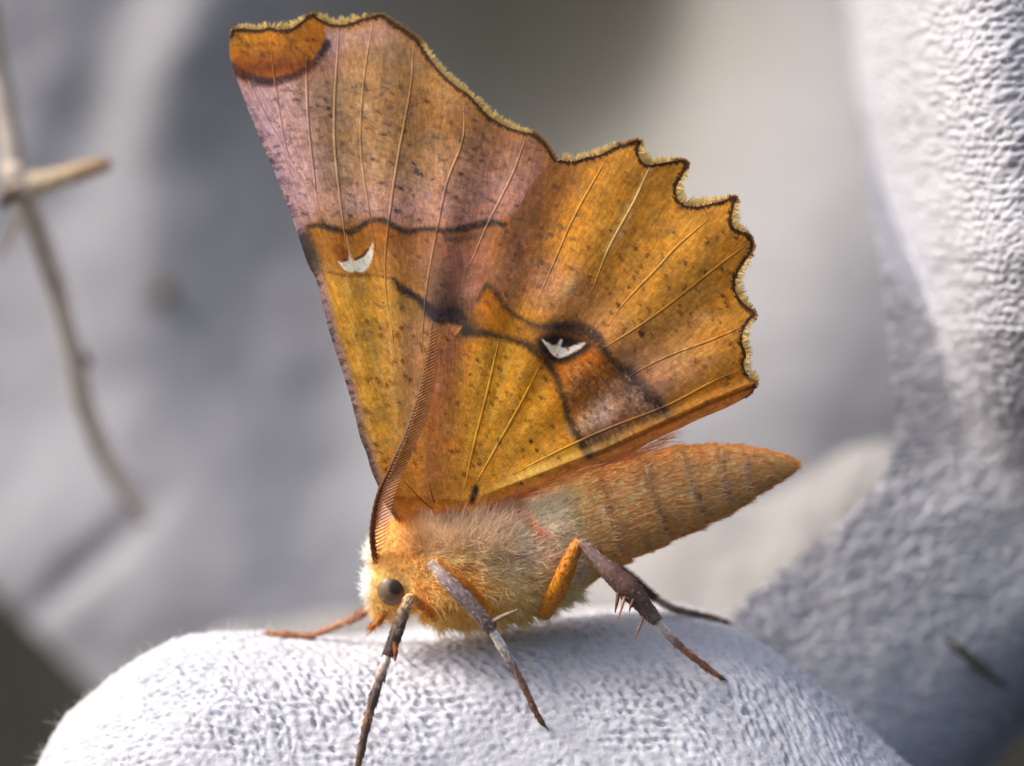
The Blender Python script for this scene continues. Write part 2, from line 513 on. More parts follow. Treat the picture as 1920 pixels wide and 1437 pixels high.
# the side of the hand at the right: one broad fold of knit, upright above, curling under below
def side_depth(px, py):
    xe = np.interp(py, [-600, -200, 0, 200, 400, 600, 750, 900, 1020, 1120, 1220, 1330, 1700], [1560, 1588, 1602, 1622, 1650, 1684, 1706, 1730, 1768, 1822, 1900, 2000, 2400])
    bulge = np.interp(py, [-600, 480, 620, 750, 880, 980, 1700], [0, 0, 1.2, 4.0, 8.2, 10.2, 11.5])
    base = 36 + 0 * py
    wl = np.interp(py, [-600, 500, 800, 900, 1000, 1120, 1250, 1700], [10, 10, 26, 70, 200, 420, 620, 900])
    t = np.clip((px - (xe - wl)) / (300.0 + wl), 0, 1)
    prof = np.sqrt(np.clip(1 - (1 - t) ** 2.4, 0, 1)) * sstep(0, 0.02 + np.minimum(wl, 150) / 900, t)
    prof = prof * (1 - 0.8 * sstep(900, 1080, py) * (1 - sstep(xe - 60, xe + 160, px)))
    y = base + (0.5 + bulge - base) * prof
    # lower roll running down to the left
    ax, ay, bx, by_ = 1995., 1025., 1395., 1625.
    ux, uy = (bx - ax), (by_ - ay); L_ = math.hypot(ux, uy); ux /= L_; uy /= L_
    dperp = (px - ax) * (-uy) + (py - ay) * ux            # positive towards upper left
    rad = 165.0
    roll = 10.5 + np.where(dperp < 0, 5.5, 0.0) * (1 - np.sqrt(np.clip(1 - (dperp / rad) ** 2, 0, 1))) - 0.15 * np.clip(dperp / 330, 0, 1.2) + 60 * np.clip((-dperp - rad) / 40, 0, 1)
    roll = roll + 30 * sstep(-120, -420, (px - ax) * ux + (py - ay) * uy)
    k = 1.5
    h_ = np.clip(0.5 + 0.5 * (roll - y) / k, 0, 1)
    y = roll * (1 - h_) + y * h_ - k * h_ * (1 - h_)
    return y, -dperp - rad, px - (xe - wl)
sx = np.concatenate([np.concatenate([np.arange(1180, 1420, 10), np.arange(1420, 2000, 2.6)]), np.arange(2000, 2560, 24)])
sy = np.concatenate([np.arange(-620, -60, 24), np.arange(-60, 1480, 2.6), np.arange(1480, 1800, 20)])
SX, SY = np.meshgrid(sx, sy)
SD, SOUT, SLEFT = side_depth(SX, SY)
SD = SD + 0.7 * (fbm(SX / 260 + 7, SY / 260 + 3, 181, 3) - .5)
tv = P(SX, SY, SD)
du_ = np.gradient(tv, axis=1); dv_ = np.gradient(tv, axis=0)
tn = np.cross(du_, dv_); tn /= np.linalg.norm(tn, axis=2)[..., None] + 1e-9
tn *= np.where(tn[..., 1] > 0, -1, 1)[..., None]
UA = np.cumsum(np.linalg.norm(np.gradient(tv, axis=1), axis=2), axis=1); UA = UA - UA[:, np.searchsorted(sx, 1990)][:, None] + 60
hk = 0.15 * (knit(UA, SY / PPM + 40, 180, 0.44, 0.34, -0.5) - 0.1) * (0.55 + 0.9 * fbm(SX / 220, SY / 220, 183, 2)) + 0.10 * (fbm(SX / 18, SY / 12, 185, 3) - .5)
tv = tv + tn * hk[..., None]
sc_ = lin(TINT)[None, None] * (0.93 + 0.14 * fbm(SX / 80, SY / 80, 187, 3))[..., None]
nr_, nc_ = SX.shape
i, j = np.meshgrid(np.arange(nr_ - 1), np.arange(nc_ - 1), indexing='ij')
a = i * nc_ + j
tf = np.stack([a, a + nc_, a + nc_ + 1, a + 1], -1).reshape(-1, 4)
xe0 = np.interp(SY, [-600, 0, 400, 750, 1020], [1560, 1602, 1650, 1706, 1768])
ok = ((SOUT < 30) | (SY < 1000)) & (SLEFT > -6)
tf = tf[ok[:-1, :-1].ravel()]
used = np.unique(tf); remap = -np.ones(SX.size, int); remap[used] = np.arange(len(used))
thumb = make_obj('thumb', tv.reshape(-1, 3)[used], remap[tf], M_glove, glove, col=sc_.reshape(-1, 3)[used])
thumb['label'] = 'broad upright side of the glove'
pv, pf = tv.reshape(-1, 3)[used], remap[tf]
tv, tn = pv, tn.reshape(-1, 3)[used]

# a low fold of knit pressed against the back of the fingertip
fold = [(520, 1215), (600, 1200), (720, 1186), (860, 1171), (1000, 1156), (1130, 1141), (1240, 1136), (1330, 1152), (1410, 1195), (1470, 1245)]
fr_ = [0.6, 1.8, 2.8, 3.2, 3.4, 3.4, 3.4, 3.2, 2.4, 0.8]
pth = []
for (qx, qy), r_ in zip(fold, fr_):
    c = P(qx, qy, 10.5); pth.append([c[0], 10.5, c[2] - r_])
glove_vertical('fold', pth, [r_ * 1.0 for r_ in fr_], fr_, 300, np.linspace(0, 2 * np.pi, 110, endpoint=False), glove, 260, 0.16, TINT, ang=-0.6, lump=0.3)

# loose fibres standing off the knit
def fuzz(name, v, n_, count, parent, mask=None, L=(0.25, 0.9)):
    vv = v.reshape(-1, 3); nn = n_.reshape(-1, 3)
    idx = np.arange(len(vv))
    if mask is not None: idx = idx[mask(vv, nn)]
    s = rng.choice(idx, count)
    d = nn[s] * (rng.uniform(0.0, 1.0, (count, 1)) ** 3 + 0.08) + rng.normal(size=(count, 3)) * 0.6
    ln = rng.uniform(L[0], L[1], count) * rng.uniform(0.5, 1.0, count)
    c = np.tile(lin([225, 222, 214]), (count, 1)) * rng.uniform(0.8, 1.05, (count, 1))
    q, f, c2 = strands(vv[s] - nn[s] * 0.03, d, ln, 0.016, c, c, bend=rng.normal(size=(count, 3)) * 0.35, seg=4)
    ob = make_obj(name, q, f, M_fibre, parent, col=c2, kind='stuff')
    return ob
fuzz('fuzz', fv, fn, 7000, front, lambda q, w: (w[:, 1] < 0.35) & (q[:, 2] > -16), (0.15, 0.6))
fuzz('fuzz', tv, tn, 9000, thumb, lambda q, w: (q[:, 1] < 16), (0.2, 0.9))

# ------------------------------------------------------------------ small plant bits
def stem(name, pts, rad, parent, c0, c1, n=60, ns=12, seed=3):
    p = resample(catmull(np.array([P(a, b, y) for a, b, y in pts]), 10), n)
    r = np.interp(np.linspace(0, 1, n), np.linspace(0, 1, len(rad)), rad)
    r = r * (0.72 + 0.5 * fbm(np.arange(n) / 4.0, np.zeros(n) + seed, seed, 3))
    v, f = tube_mesh(p, r, ns)
    t = np.concatenate([np.repeat(np.linspace(0, 1, n), ns), [0, 1]])
    c = lin(c0) * (1 - t[:, None]) + lin(c1) * t[:, None]
    c = c * (0.75 + 0.5 * fbm(t * 25, np.tile(np.arange(len(t)) % ns / 3.0, 1), seed + 1, 3))[:, None]
    return make_obj(name, v, f, M_twig, parent, col=c)

tw = empty('dry_twig', P(262, 965, 36), 'thin dry forked plant twig leaning against the pale grey cloth', 'twig')
stem('stem', [(-40, -90, 15), (-18, 60, 15), (8, 190, 15), (35, 335, 15), (72, 440, 16), (108, 550, 18), (140, 680, 20), (162, 770, 22), (200, 860, 26), (245, 930, 31), (270, 975, 36)],
     [0.46, 0.48, 0.46, 0.46, 0.42, 0.44, 0.42, 0.46, 0.46, 0.46, 0.36], tw, (168, 156, 142), (240, 232, 222), 90)
stem('side_branch', [(38, 352, 15), (90, 340, 14.6), (150, 322, 14.2), (205, 306, 14)], [0.52, 0.42, 0.38, 0.26], tw, (205, 190, 160), (140, 110, 80), 40)
stem('node', [(18, 300, 15), (30, 330, 14.8), (44, 355, 14.9), (56, 385, 15.3)], [0.30, 0.56, 0.6, 0.36], tw, (190, 175, 155), (200, 190, 180), 30)
stem('broken_stub', [(36, 352, 15.2), (18, 366, 14.4), (6, 382, 14)], [0.34, 0.30, 0.24], tw, (120, 95, 55), (60, 50, 30), 16)
stem('bud', [(150, 655, 20), (158, 672, 19.9), (163, 690, 20.4)], [0.1, 0.24, 0.1], tw, (110, 90, 75), (90, 75, 60), 14)
stem('rootlet', [(38, 395, 15.5), (22, 440, 16), (-5, 490, 17)], [0.12, 0.09, 0.05], tw, (170, 140, 110), (150, 120, 90), 16)

cb = P(304, 548, float(cloth_depth(np.array(304.0), np.array(548.0))) - 0.4)
n_ = 14
p = cb + np.stack([np.zeros(n_), np.zeros(n_), np.linspace(-0.7, 0.7, n_)], -1)
v, f = tube_mesh(p, 0.5 * np.sqrt(np.clip(1 - np.linspace(-1, 1, n_) ** 2, 0.02, 1)), 10)
v = v + (rng.random(v.shape) - .5) * 0.12
o = make_obj('plant_crumb', v, f, M_twig, col=np.tile(lin([95, 78, 48]), (len(v), 1)))
o['label'] = 'tiny brown plant crumb stuck to the pale grey cloth'; o['category'] = 'crumb'

PBV = BVHTree.FromPolygons([Vector(q) for q in pv.reshape(-1, 3)], [tuple(q) for q in pf.tolist()])
def palm_depth(a, b):
    d_ = Vector(P(a, b, 0.0)) - Vector((0, -CAMD, 0)); d_.normalize()
    h_ = PBV.ray_cast(Vector((0, -CAMD, 0)), d_)
    return h_[0].y - 0.12 if h_[0] is not None else 9.0
sb = empty('straw_piece', P(1785, 1205, 7.3), 'short dark straw splinter lying across the knitted side of the glove', 'straw')
stem('stalk', [(a_, b_, min(palm_depth(1776, 1198), palm_depth(1815, 1232), palm_depth(1850, 1260)) ) for a_, b_ in ((1776, 1198), (1805, 1222), (1840, 1252), (1868, 1274), (1890, 1290))], [0.06, 0.15, 0.19, 0.17, 0.05], sb, (75, 74, 60), (52, 50, 36), 30)

# ------------------------------------------------------------------ MOTH
moth = empty('moth', drop_on_glove([P(900, 1190)[0], 0.0, 0]), 'ochre and lilac moth with scalloped raised wings standing on the gloved fingertip', 'moth')

# ---- wing outlines (traced, photo pixels)
FW_TERMEN = [(432, 64), (436, 55), (453, 52), (474, 54), (492, 53), (506, 50), (524, 54), (545, 52), (560, 42), (577, 29), (588, 26), (602, 35), (620, 43), (641, 45), (663, 40),
             (680, 33), (694, 31), (709, 27), (723, 30), (741, 43), (762, 56), (783, 72), (797, 93), (815, 118), (833, 139), (858, 161), (879, 175), (893, 189), (904, 203), (925, 221),
             (954, 237), (982, 246), (1003, 251), (1021, 265), (1035, 285), (1043, 300)]
FW_INNER = [(1043, 312), (1010, 380), (970, 480), (930, 590), (895, 700), (870, 800), (850, 900), (830, 975)]
FW_COSTA = [(790, 985), (750, 985), (737, 967), (721, 944), (712, 919), (696, 882), (687, 850), (675, 820), (663, 769), (646, 710), (622, 637), (608, 585), (593, 526), (577, 495), (556, 432), (535, 376),
            (513, 319), (485, 255), (460, 192), (439, 135), (430, 100)]
HW_TERMEN = [(1054, 299), (1073, 302), (1098, 294), (1126, 288), (1154, 274), (1173, 269), (1192, 262), (1204, 266), (1199, 281), (1202, 296), (1214, 307), (1236, 305), (1264, 300), (1283, 300),
             (1292, 308), (1287, 321), (1278, 335), (1270, 353), (1272, 371), (1283, 382), (1305, 386), (1330, 381), (1355, 375), (1374, 368), (1383, 372), (1378, 388), (1374, 409), (1377, 425),
             (1392, 433), (1406, 441), (1414, 456), (1412, 470), (1402, 487), (1389, 506), (1381, 525), (1381, 544), (1392, 563), (1408, 578), (1418, 591), (1408, 602), (1397, 618), (1393, 640),
             (1401, 664), (1396, 682), (1403, 703), (1418, 714), (1415, 729), (1397, 746)]
HW_INNER = [(1362, 765), (1312, 786), (1259, 811), (1224, 826), (1181, 853), (1135, 866), (1099, 874), (1050, 895), (993, 925), (940, 950), (890, 985)]
HW_COSTA = [(845, 990), (812, 960), (800, 900), (800, 840), (808, 760), (822, 690), (838, 650), (862, 620), (882, 590), (893, 565), (904, 537), (916, 500), (929, 465), (945, 434), (963, 403), (982, 371),
            (1001, 340), (1029, 314)]
CREASE = [(890, 935), (993, 897), (1099, 856), (1135, 842), (1190, 816), (1250, 788), (1330, 752), (1405, 722)]

def fw_depth(px, py):
    bx, by = 790., 960.
    r = np.hypot(px - bx, py - by) / 950.
    ang = np.arctan2(px - 640, -(py - 1500))
    y = -1.75 + 0.55 * r + 0.45 * r * r
    y = y - 0.35 * np.sin(np.pi * np.clip(r, 0, 1)) 
    y = y + 0.30 * sstep(0, 350, px - (700 + (500 - py) * 0.1)) * r
    a2 = np.arctan2(px - 760, -(py - 1000))
    y = y + 0.075 * np.sin(a2 * 34) * sstep(0.1, 0.6, r)
    y = y + 0.22 * (fbm(px / 260 + 2, py / 260 + 4, 301, 2) - .5) + 1.3 * sstep(930, 985, py)
    return y

def hw_depth(px, py):
    bx, by = 850., 960.
    r = np.hypot(px - bx, py - by) / 700.
    y = -2.10 - 0.35 * np.sin(np.pi * np.clip(r, 0, 1) * 0.9) + 0.25 * r * r
    a2 = np.arctan2(px - bx, -(py - by))
    y = y + 0.09 * np.sin(a2 * 22 + 0.6) * sstep(0.15, 0.7, r)
    y = y + 0.22 * (fbm(px / 240 + 6, py / 240 + 1, 311, 2) - .5) + 0.9 * sstep(935, 985, py)
    # leading edge lies back against the forewing
    # inner margin folds in towards the abdomen below the crease
    cy = np.interp(px, [q[0] for q in CREASE], [q[1] for q in CREASE])
    b = np.clip(py - cy, 0, 80)
    y = y + (0.03 * b - 0.06 * np.exp(-((py - cy) / 12.0) ** 2)) * sstep(880, 1000, px)
    return y

class Paint:
    def __init__(s, x, y, base):
        s.x = x; s.y = y; s.c = np.tile(np.array(base, float), x.shape + (1,))
        s.wx = x + 10 * (fbm(x / 28, y / 28, 401, 3) - .5); s.wy = y + 10 * (fbm(x / 28 + 50, y / 28, 402, 3) - .5)
        s.fx = x + 7 * (vnoise(x / 3.2, y / 3.2, 405) - .5); s.fy = y + 7 * (vnoise(x / 3.2 + 9, y / 3.2, 406) - .5)
    def mix(s, m, col):
        m = np.clip(m, 0, 1)[..., None]
        s.c = s.c * (1 - m) + np.array(col, float) * m
    def blob(s, cx, cy, sx, sy, col, amt, ang=0.0):
        s.mix(amt * gauss(s.wx, s.wy, cx, cy, sx, sy, ang), col)
    def poly(s, pts, col, amt=1.0, soft=5, rough=True):
        p = catmull(pts, 5, True)
        X_, Y_ = (s.wx * .5 + s.fx * .5, s.wy * .5 + s.fy * .5) if rough else (s.x * .8 + s.fx * .2, s.y * .8 + s.fy * .2)
        ins = in_poly(X_, Y_, p)
        d = seg_dist(X_, Y_, np.concatenate([p, p[:1]]))
        sd = np.where(ins, d, -d)
        s.mix(amt * sstep(-soft, soft, sd), col)
    def line(s, pts, col, w, amt=1.0, soft=4, rough=True, taper=None):
        p = catmull(pts, 5)
        X_, Y_ = (s.wx * .4 + s.fx * .6, s.wy * .4 + s.fy * .6) if rough else (s.x, s.y)
        d, _, _, t = seg_dist(X_, Y_, p, True)
        ww = w if taper is None else np.interp(t, np.linspace(0, 1, len(taper)), taper)
        br = 1.0 if not rough else np.clip(0.25 + 0.8 * vnoise(s.x / 3.6, s.y / 3.6, 409) + 0.7 * fbm(s.x / 16, s.y / 16, 411, 2), 0, 1.0)
        s.mix(amt * (1 - sstep(ww - soft * .5, ww + soft * .5, d)) * br, col)
    def specks(s, n, region, col, lw, sw, amt, seed, angf, density=None):
        r = np.random.default_rng(seed); k = 0; tries = 0
        x0, x1, y0, y1 = region; st = s.x[0, 1] - s.x[0, 0]
        while k < n and tries < n * 12:
            tries += 1
            cx = r.uniform(x0, x1); cy = r.uniform(y0, y1)
            if density is not None and r.random() > density(cx, cy): continue
            k += 1
            l = r.uniform(*lw); w = r.uniform(*sw); a = angf(cx, cy) + r.normal() * 0.3; am = amt * r.uniform(0.35, 1.0)
            R = int(3 * l / st) + 2
            ix = int((cx - s.x[0, 0]) / st); iy = int((cy - s.y[0, 0]) / st)
            sl = (slice(max(0, iy - R), max(0, iy + R)), slice(max(0, ix - R), max(0, ix + R)))
            X_ = s.fx[sl]; Y_ = s.fy[sl]
            if X_.size == 0: continue
            m = np.clip(am * gauss(X_, Y_, cx, cy, l, w, a) * 1.3, 0, 1)[..., None]
            s.c[sl] = s.c[sl] * (1 - m) + np.array(col, float) * m

CREAM = (242, 224, 194)
LILAC = (186, 146, 152); TAN = (178, 132, 78); OCHRE = (197, 143, 42); BROWN = (172, 98, 20); DARK = (52, 40, 40)

FW_VEINS = [[(464, 148), (489, 199), (520, 258), (560, 330), (590, 385), (600, 425)],
            [(506, 71), (517, 163), (538, 284), (565, 345), (592, 383), (606, 424)],
            [(574, 106), (577, 213), (588, 319), (597, 390), (612, 425)],
            [(636, 52), (631, 130), (627, 199), (628, 284), (641, 401), (652, 480)],
            [(700, 38), (688, 110), (680, 177), (677, 284), (693, 397), (705, 470)],
            [(776, 80), (769, 170), (748, 284), (730, 408), (722, 520), (738, 640)],
            [(870, 190), (868, 262), (840, 337), (822, 419), (800, 540), (790, 660)],
            [(989, 250), (960, 330), (915, 420), (880, 500)]]
HW_VEINS = [[(1136, 300), (1079, 403), (1048, 472), (1010, 560)],
            [(1220, 310), (1192, 372), (1160, 430), (1137, 475), (1110, 545)],
            [(1330, 410), (1267, 465), (1236, 500), (1173, 566), (1139, 613)],
            [(1404, 456), (1345, 500), (1286, 547), (1230, 590), (1173, 628), (1120, 660)],
            [(1394, 612), (1330, 640), (1280, 658), (1226, 681), (1170, 712)],
            [(1397, 690), (1334, 717), (1252, 760), (1149, 800), (1060, 840), (960, 890)],
            [(935, 640), (915, 730), (890, 830), (870, 920)],
            [(1010, 690), (975, 760), (930, 840), (885, 920)]]

def paint_fw(x, y):
    p = Paint(x, y, (183, 138, 92))
    # outer field: lilac towards costa and lower band, tan in the middle
    p.mix(0.75 * sstep(0.35, 0.6, fbm(x / 120 + 3, y / 90, 420, 3)), (176, 132, 88))
    p.blob(520, 260, 70, 190, (193, 152, 164), 0.85, -0.35)
    p.blob(640, 385, 160, 40, (192, 148, 152), 0.85)
    p.blob(720, 400, 220, 22, (190, 142, 146), 0.8)
    p.blob(700, 62, 60, 26, (176, 128, 132), 0.6)
    p.blob(612, 90, 30, 40, (194, 152, 170), 0.75)
    p.blob(860, 370, 140, 50, (186, 138, 128), 0.75)
    p.blob(960, 300, 70, 50, (184, 128, 118), 0.6)
    p.blob(940, 390, 60, 110, (176, 122, 104), 0.7)
    p.blob(730, 230, 90, 120, (176, 132, 80), 0.75)
    p.blob(830, 200, 80, 70, (166, 112, 52), 0.7, 0.8)
    p.blob(930, 260, 90, 18, (160, 102, 50), 0.6, 0.45)
    p.blob(650, 260, 26, 120, (184, 142, 92), 0.45)
    # streaks between veins
    st = fbm(x / 9 + y / 60, y / 130, 430, 3)
    p.c *= (0.93 + 0.14 * st)[..., None]
    # tip patch
    p.line([(440, 128), (464, 143), (492, 152), (524, 150), (560, 135), (590, 112), (610, 84)], (44, 30, 42), 10, 0.95, 13)
    p.poly([(425, 50), (470, 40), (530, 40), (600, 20), (610, 60), (602, 88), (584, 112), (556, 131), (524, 143), (492, 143), (462, 132), (436, 115)], (178, 106, 18), 0.97, 6)
    p.blob(500, 126, 70, 16, (124, 54, 12), 0.85); p.blob(455, 70, 40, 22, (196, 128, 24), 0.6)
    p.specks(46, (440, 600, 65, 135), (96, 48, 12), (4, 9), (1.2, 2.2), 0.7, 11, lambda a, b: 0.5)
    # median field (below the wavy line)
    pm = [(573, 425), (605, 423), (628, 430), (651, 436), (672, 428), (689, 417), (707, 412), (722, 415), (742, 427), (765, 434), (789, 430), (812, 431), (836, 434), (865, 429), (894, 422), (923, 418), (960, 425)]
    low = [(960, 640), (877, 606), (847, 592), (824, 592), (801, 577), (777, 556), (754, 545), (736, 524), (700, 515), (660, 515), (620, 505), (585, 500)]
    p.poly(pm + low, (170, 106, 40), 0.95, 6)
    p.blob(640, 470, 60, 34, (162, 88, 14), 0.85); p.blob(700, 445, 70, 20, (164, 92, 20), 0.7); p.blob(760, 480, 60, 30, (180, 116, 44), 0.7)
    p.blob(860, 480, 60, 50, (164, 104, 76), 0.8); p.blob(890, 560, 50, 60, (166, 108, 88), 0.8)
    p.blob(825, 545, 40, 40, (126, 94, 82), 0.6)
    # basal field
    bas = [(585, 500), (620, 505), (660, 515), (700, 515), (736, 524), (754, 545), (777, 556), (801, 577), (824, 592), (900, 620), (900, 1000), (690, 1000)]
    p.poly(bas, (202, 138, 46), 0.97, 6)
    p.blob(700, 640, 36, 130, (206, 158, 62), 0.6, -0.3); p.blob(655, 610, 14, 120, (198, 140, 36), 0.6, -0.25)
    p.blob(775, 640, 28, 80, (192, 140, 98), 0.75, 0.12); p.blob(765, 760, 26, 90, (196, 142, 84), 0.65, 0.15)
    p.blob(720, 800, 30, 90, (200, 146, 40), 0.55, -0.2); p.blob(735, 930, 34, 50, (168, 100, 24), 0.8)
    p.blob(700, 560, 60, 40, (196, 138, 40), 0.6)
    p.blob(845, 640, 26, 60, (170, 112, 86), 0.6); p.blob(820, 760, 26, 110, (172, 112, 76), 0.6)
    for (q0, q1) in (((648, 520), (700, 830)), ((676, 520), (716, 760)), ((728, 530), (742, 800)), ((745, 545), (752, 690))):
        p.line([q0, ((q0[0] + q1[0]) / 2, (q0[1] + q1[1]) / 2), q1], (216, 174, 92), 3.5, 0.4, 6)
    # wavy dark lines
    p.line(pm, (46, 38, 36), 5, 0.92, 10, taper=[2, 5.5, 5, 6, 5, 5, 4.5, 4.5, 4, 7, 8, 6, 1])
    p.line([(840, 448), (870, 448), (905, 440)], (70, 56, 56), 6, 0.55, 12)
    p.line([(590, 505), (625, 512), (660, 519), (700, 516), (736, 524)], (112, 62, 22), 3, 0.6, 8)
    p.line([(736, 522), (754, 544), (777, 556), (801, 577), (824, 592), (850, 592), (877, 606)], (48, 40, 40), 7, 0.92, 11, taper=[2, 7, 6, 9, 15, 16, 9])
    p.blob(838, 580, 34, 16, (46, 40, 42), 0.75); p.blob(820, 555, 16, 30, (92, 74, 72), 0.5)
    # costa
    cost = list(reversed(FW_COSTA))
    d, _, _, t = seg_dist(p.fx, p.fy, catmull(cost, 4), True)
    costc = (1 - sstep(6, 22, d))
    p.mix(costc * 0.85 * sstep(0.05, 0.12, t) * (1 - sstep(0.86, 0.97, t)), (176, 142, 146))
    p.mix((1 - sstep(14, 34, d)) * 0.92 * sstep(0.355, 0.375, t) * (1 - sstep(0.42, 0.48, t)), (70, 58, 52))
    p.mix((1 - sstep(4, 16, d)) * 0.75 * sstep(0.70, 0.8, t), (98, 72, 44))
    band = (vnoise(t * 260, d / 14, 433) > 0.58)
    p.mix((1 - sstep(3, 14, d)) * band * 0.55 * sstep(0.08, 0.2, t), (70, 50, 44))
    # white crescent mark
    p.line([(636, 470), (650, 496), (668, 504), (690, 482)], (120, 52, 14), 12, 0.55, 12)
    p.poly([(634, 491), (644, 505), (652, 509), (660, 512), (668, 509), (677, 511), (687, 506), (694, 497), (699, 480), (699, 456), (693, 465), (688, 474), (678, 483), (666, 489), (661, 486), (657, 476),
            (653, 474), (654, 481), (650, 489), (643, 492)], CREAM, 1.0, 2.2, rough=False)
    p.line([(648, 438), (652, 460), (656, 478)], (226, 184, 120), 1.6, 0.8, 2, rough=False)
    p.line([(666, 487), (680, 480), (690, 468)], (70, 22, 24), 2.2, 0.8, 3, rough=False); p.line([(640, 490), (650, 486)], (70, 22, 24), 1.8, 0.7, 3)
    # strigulae
    dn = lambda a, b: 1.0 if (b < 415 and a > 480 + 0 * b) else (0.35 if b < 620 else 0.3)
    p.specks(470, (440, 1040, 90, 420), (96, 70, 64), (2.5, 7.5), (0.9, 1.9), 0.62, 12, lambda a, b: 0.15 + 0.5 * (a - 650) / 500, lambda a, b: 1.0 if (b - 60) > (a - 1000) * 0.6 and b > 150 - (a - 480) * 0.02 else 0.0)
    p.specks(60, (480, 1000, 190, 415), (54, 40, 44), (2.5, 5), (1.3, 2.4), 0.8, 13, lambda a, b: 0.2)
    p.specks(90, (690, 880, 440, 960), (74, 48, 40), (2.5, 5.5), (1.1, 2.0), 0.7, 14, lambda a, b: 0.6)
    p.specks(50, (640, 800, 560, 900), (112, 58, 16), (2.5, 5), (1.5, 2.8), 0.75, 15, lambda a, b: 0.9)
    # margin
    dt = seg_dist(p.fx, p.fy, catmull(FW_TERMEN, 4))
    p.mix((1 - sstep(8, 20, dt)) * 0.6 * (x > 610), (172, 110, 40))
    p.mix((1 - sstep(2.5, 6.5, np.abs(dt - 4))) * 0.85, (60, 42, 30))
    return p.c

def paint_hw(x, y):
    p = Paint(x, y, (190, 132, 46))
    p.mix(0.6 * sstep(0.35, 0.65, fbm(x / 80 + 3, y / 80, 520, 3)), (182, 124, 48))
    p.blob(1240, 460, 110, 130, (198, 142, 54), 0.6, 0.6)
    p.blob(1290, 590, 90, 50, (194, 142, 74), 0.6, -0.5)
    p.blob(1000, 380, 36, 120, (132, 92, 76), 0.75, 0.5)
    p.blob(960, 470, 34, 90, (140, 96, 76), 0.7, 0.4)
    p.blob(1040, 370, 26, 50, (160, 100, 40), 0.5, 0.4)
    p.blob(1020, 545, 70, 38, (172, 118, 96), 0.8, 0.25)
    p.blob(975, 540, 40, 36, (160, 106, 88), 0.7)
    p.blob(1090, 560, 40, 40, (188, 132, 78), 0.5)
    p.blob(1130, 630, 40, 30, (180, 132, 96), 0.6)
    p.blob(1200, 690, 60, 34, (180, 140, 130), 0.75, -0.4)
    p.blob(1270, 700, 60, 22, (186, 138, 110), 0.6, -0.4)
    p.blob(1300, 650, 90, 30, (194, 140, 72), 0.4, -0.4)
    p.blob(1370, 560, 26, 120, (176, 118, 34), 0.5)
    st = vnoise((x * 0.75 + y * 0.65) / 5, (x * 0.65 - y * 0.75) / 40, 530)
    p.c *= (0.94 + 0.12 * st)[..., None]
    # strip below the rear vein
    p.poly([(940, 905), (1060, 846), (1149, 806), (1252, 766), (1334, 723), (1400, 694), (1430, 720), (1390, 760), (1250, 830), (1100, 890), (940, 960)], (200, 132, 52), 0.9, 6)
    p.blob(1340, 742, 60, 14, (190, 112, 24), 0.7, -0.45)
    inner = [(874, 622), (905, 624), (940, 632), (975, 642), (1002, 656), (1025, 680), (1042, 705), (1053, 735), (1060, 762), (1070, 790), (1086, 820), (1102, 848), (1118, 862)]
    outer = [(895, 565), (904, 545), (916, 536), (930, 548), (944, 572), (962, 588), (985, 602), (1005, 612), (1030, 612), (1060, 612), (1092, 620), (1118, 636), (1132, 655), (1150, 678), (1172, 700), (1196, 728), (1220, 752), (1246, 776)]
    p.poly(inner + list(reversed(outer)), (172, 98, 14), 0.97, 10)
    p.blob(960, 615, 60, 20, (178, 104, 16), 0.7); p.blob(1090, 690, 40, 30, (172, 96, 14), 0.7)
    p.blob(1140, 765, 60, 40, (150, 108, 98), 0.9, -0.5); p.blob(1195, 745, 40, 30, (140, 104, 96), 0.8, -0.5)
    p.blob(1110, 745, 30, 22, (156, 90, 30), 0.7)
    p.blob(1128, 775, 14, 28, (206, 182, 186), 0.85, 0.75); p.blob(1100, 800, 20, 9, (200, 180, 182), 0.8, -0.3)
    p.blob(1115, 830, 30, 22, (84, 70, 68), 0.85, 0.3); p.blob(1200, 750, 34, 16, (96, 80, 84), 0.6, 0.7)
    # base field
    p.poly([(800, 640), (870, 632), (940, 640), (985, 655), (1012, 682), (1036, 715), (1046, 750), (1056, 790), (1076, 832), (1098, 858), (1050, 880), (900, 950), (800, 960)], (200, 132, 36), 0.92, 7)
    p.blob(930, 720, 40, 120, (202, 156, 52), 0.7, 0.3); p.blob(1010, 770, 30, 70, (196, 140, 34), 0.6); p.blob(985, 840, 60, 40, (208, 158, 58), 0.6, -0.4)
    p.blob(880, 900, 60, 50, (198, 142, 50), 0.5); p.blob(1010, 880, 90, 12, (228, 184, 96), 0.7, -0.4)
    p.blob(822, 720, 22, 90, (172, 112, 80), 0.85, 0.1); p.blob(812, 850, 24, 90, (170, 112, 70), 0.75); p.blob(846, 660, 20, 50, (172, 118, 92), 0.85, 0.3)
    p.blob(850, 800, 14, 90, (178, 126, 60), 0.4, 0.1)
    for (q0, q1) in (((955, 650), (895, 880)), ((985, 670), (920, 860)), ((1020, 720), (950, 860)), ((905, 650), (868, 880))):
        p.line([q0, ((q0[0] + q1[0]) / 2 + 4, (q0[1] + q1[1]) / 2), q1], (216, 176, 84), 4, 0.4, 8)
    # lines
    p.line(inner, (56, 42, 32), 5, 0.9, 13, taper=[9, 7, 4, 5, 9, 8, 7, 5, 4, 6, 7, 10, 9])
    p.line(outer, (56, 44, 42), 5, 0.88, 14, taper=[3, 4, 5, 4, 3, 4, 3, 5, 10, 14, 12, 8, 5, 6, 8, 8, 9, 6])
    p.blob(1040, 618, 34, 11, (54, 46, 50), 0.8); p.blob(872, 610, 22, 18, (56, 50, 52), 0.75); p.blob(1175, 705, 34, 10, (66, 54, 50), 0.6, 0.75)
    p.line([(1180, 690), (1210, 725), (1250, 776)], (60, 50, 56), 8, 0.6, 14)
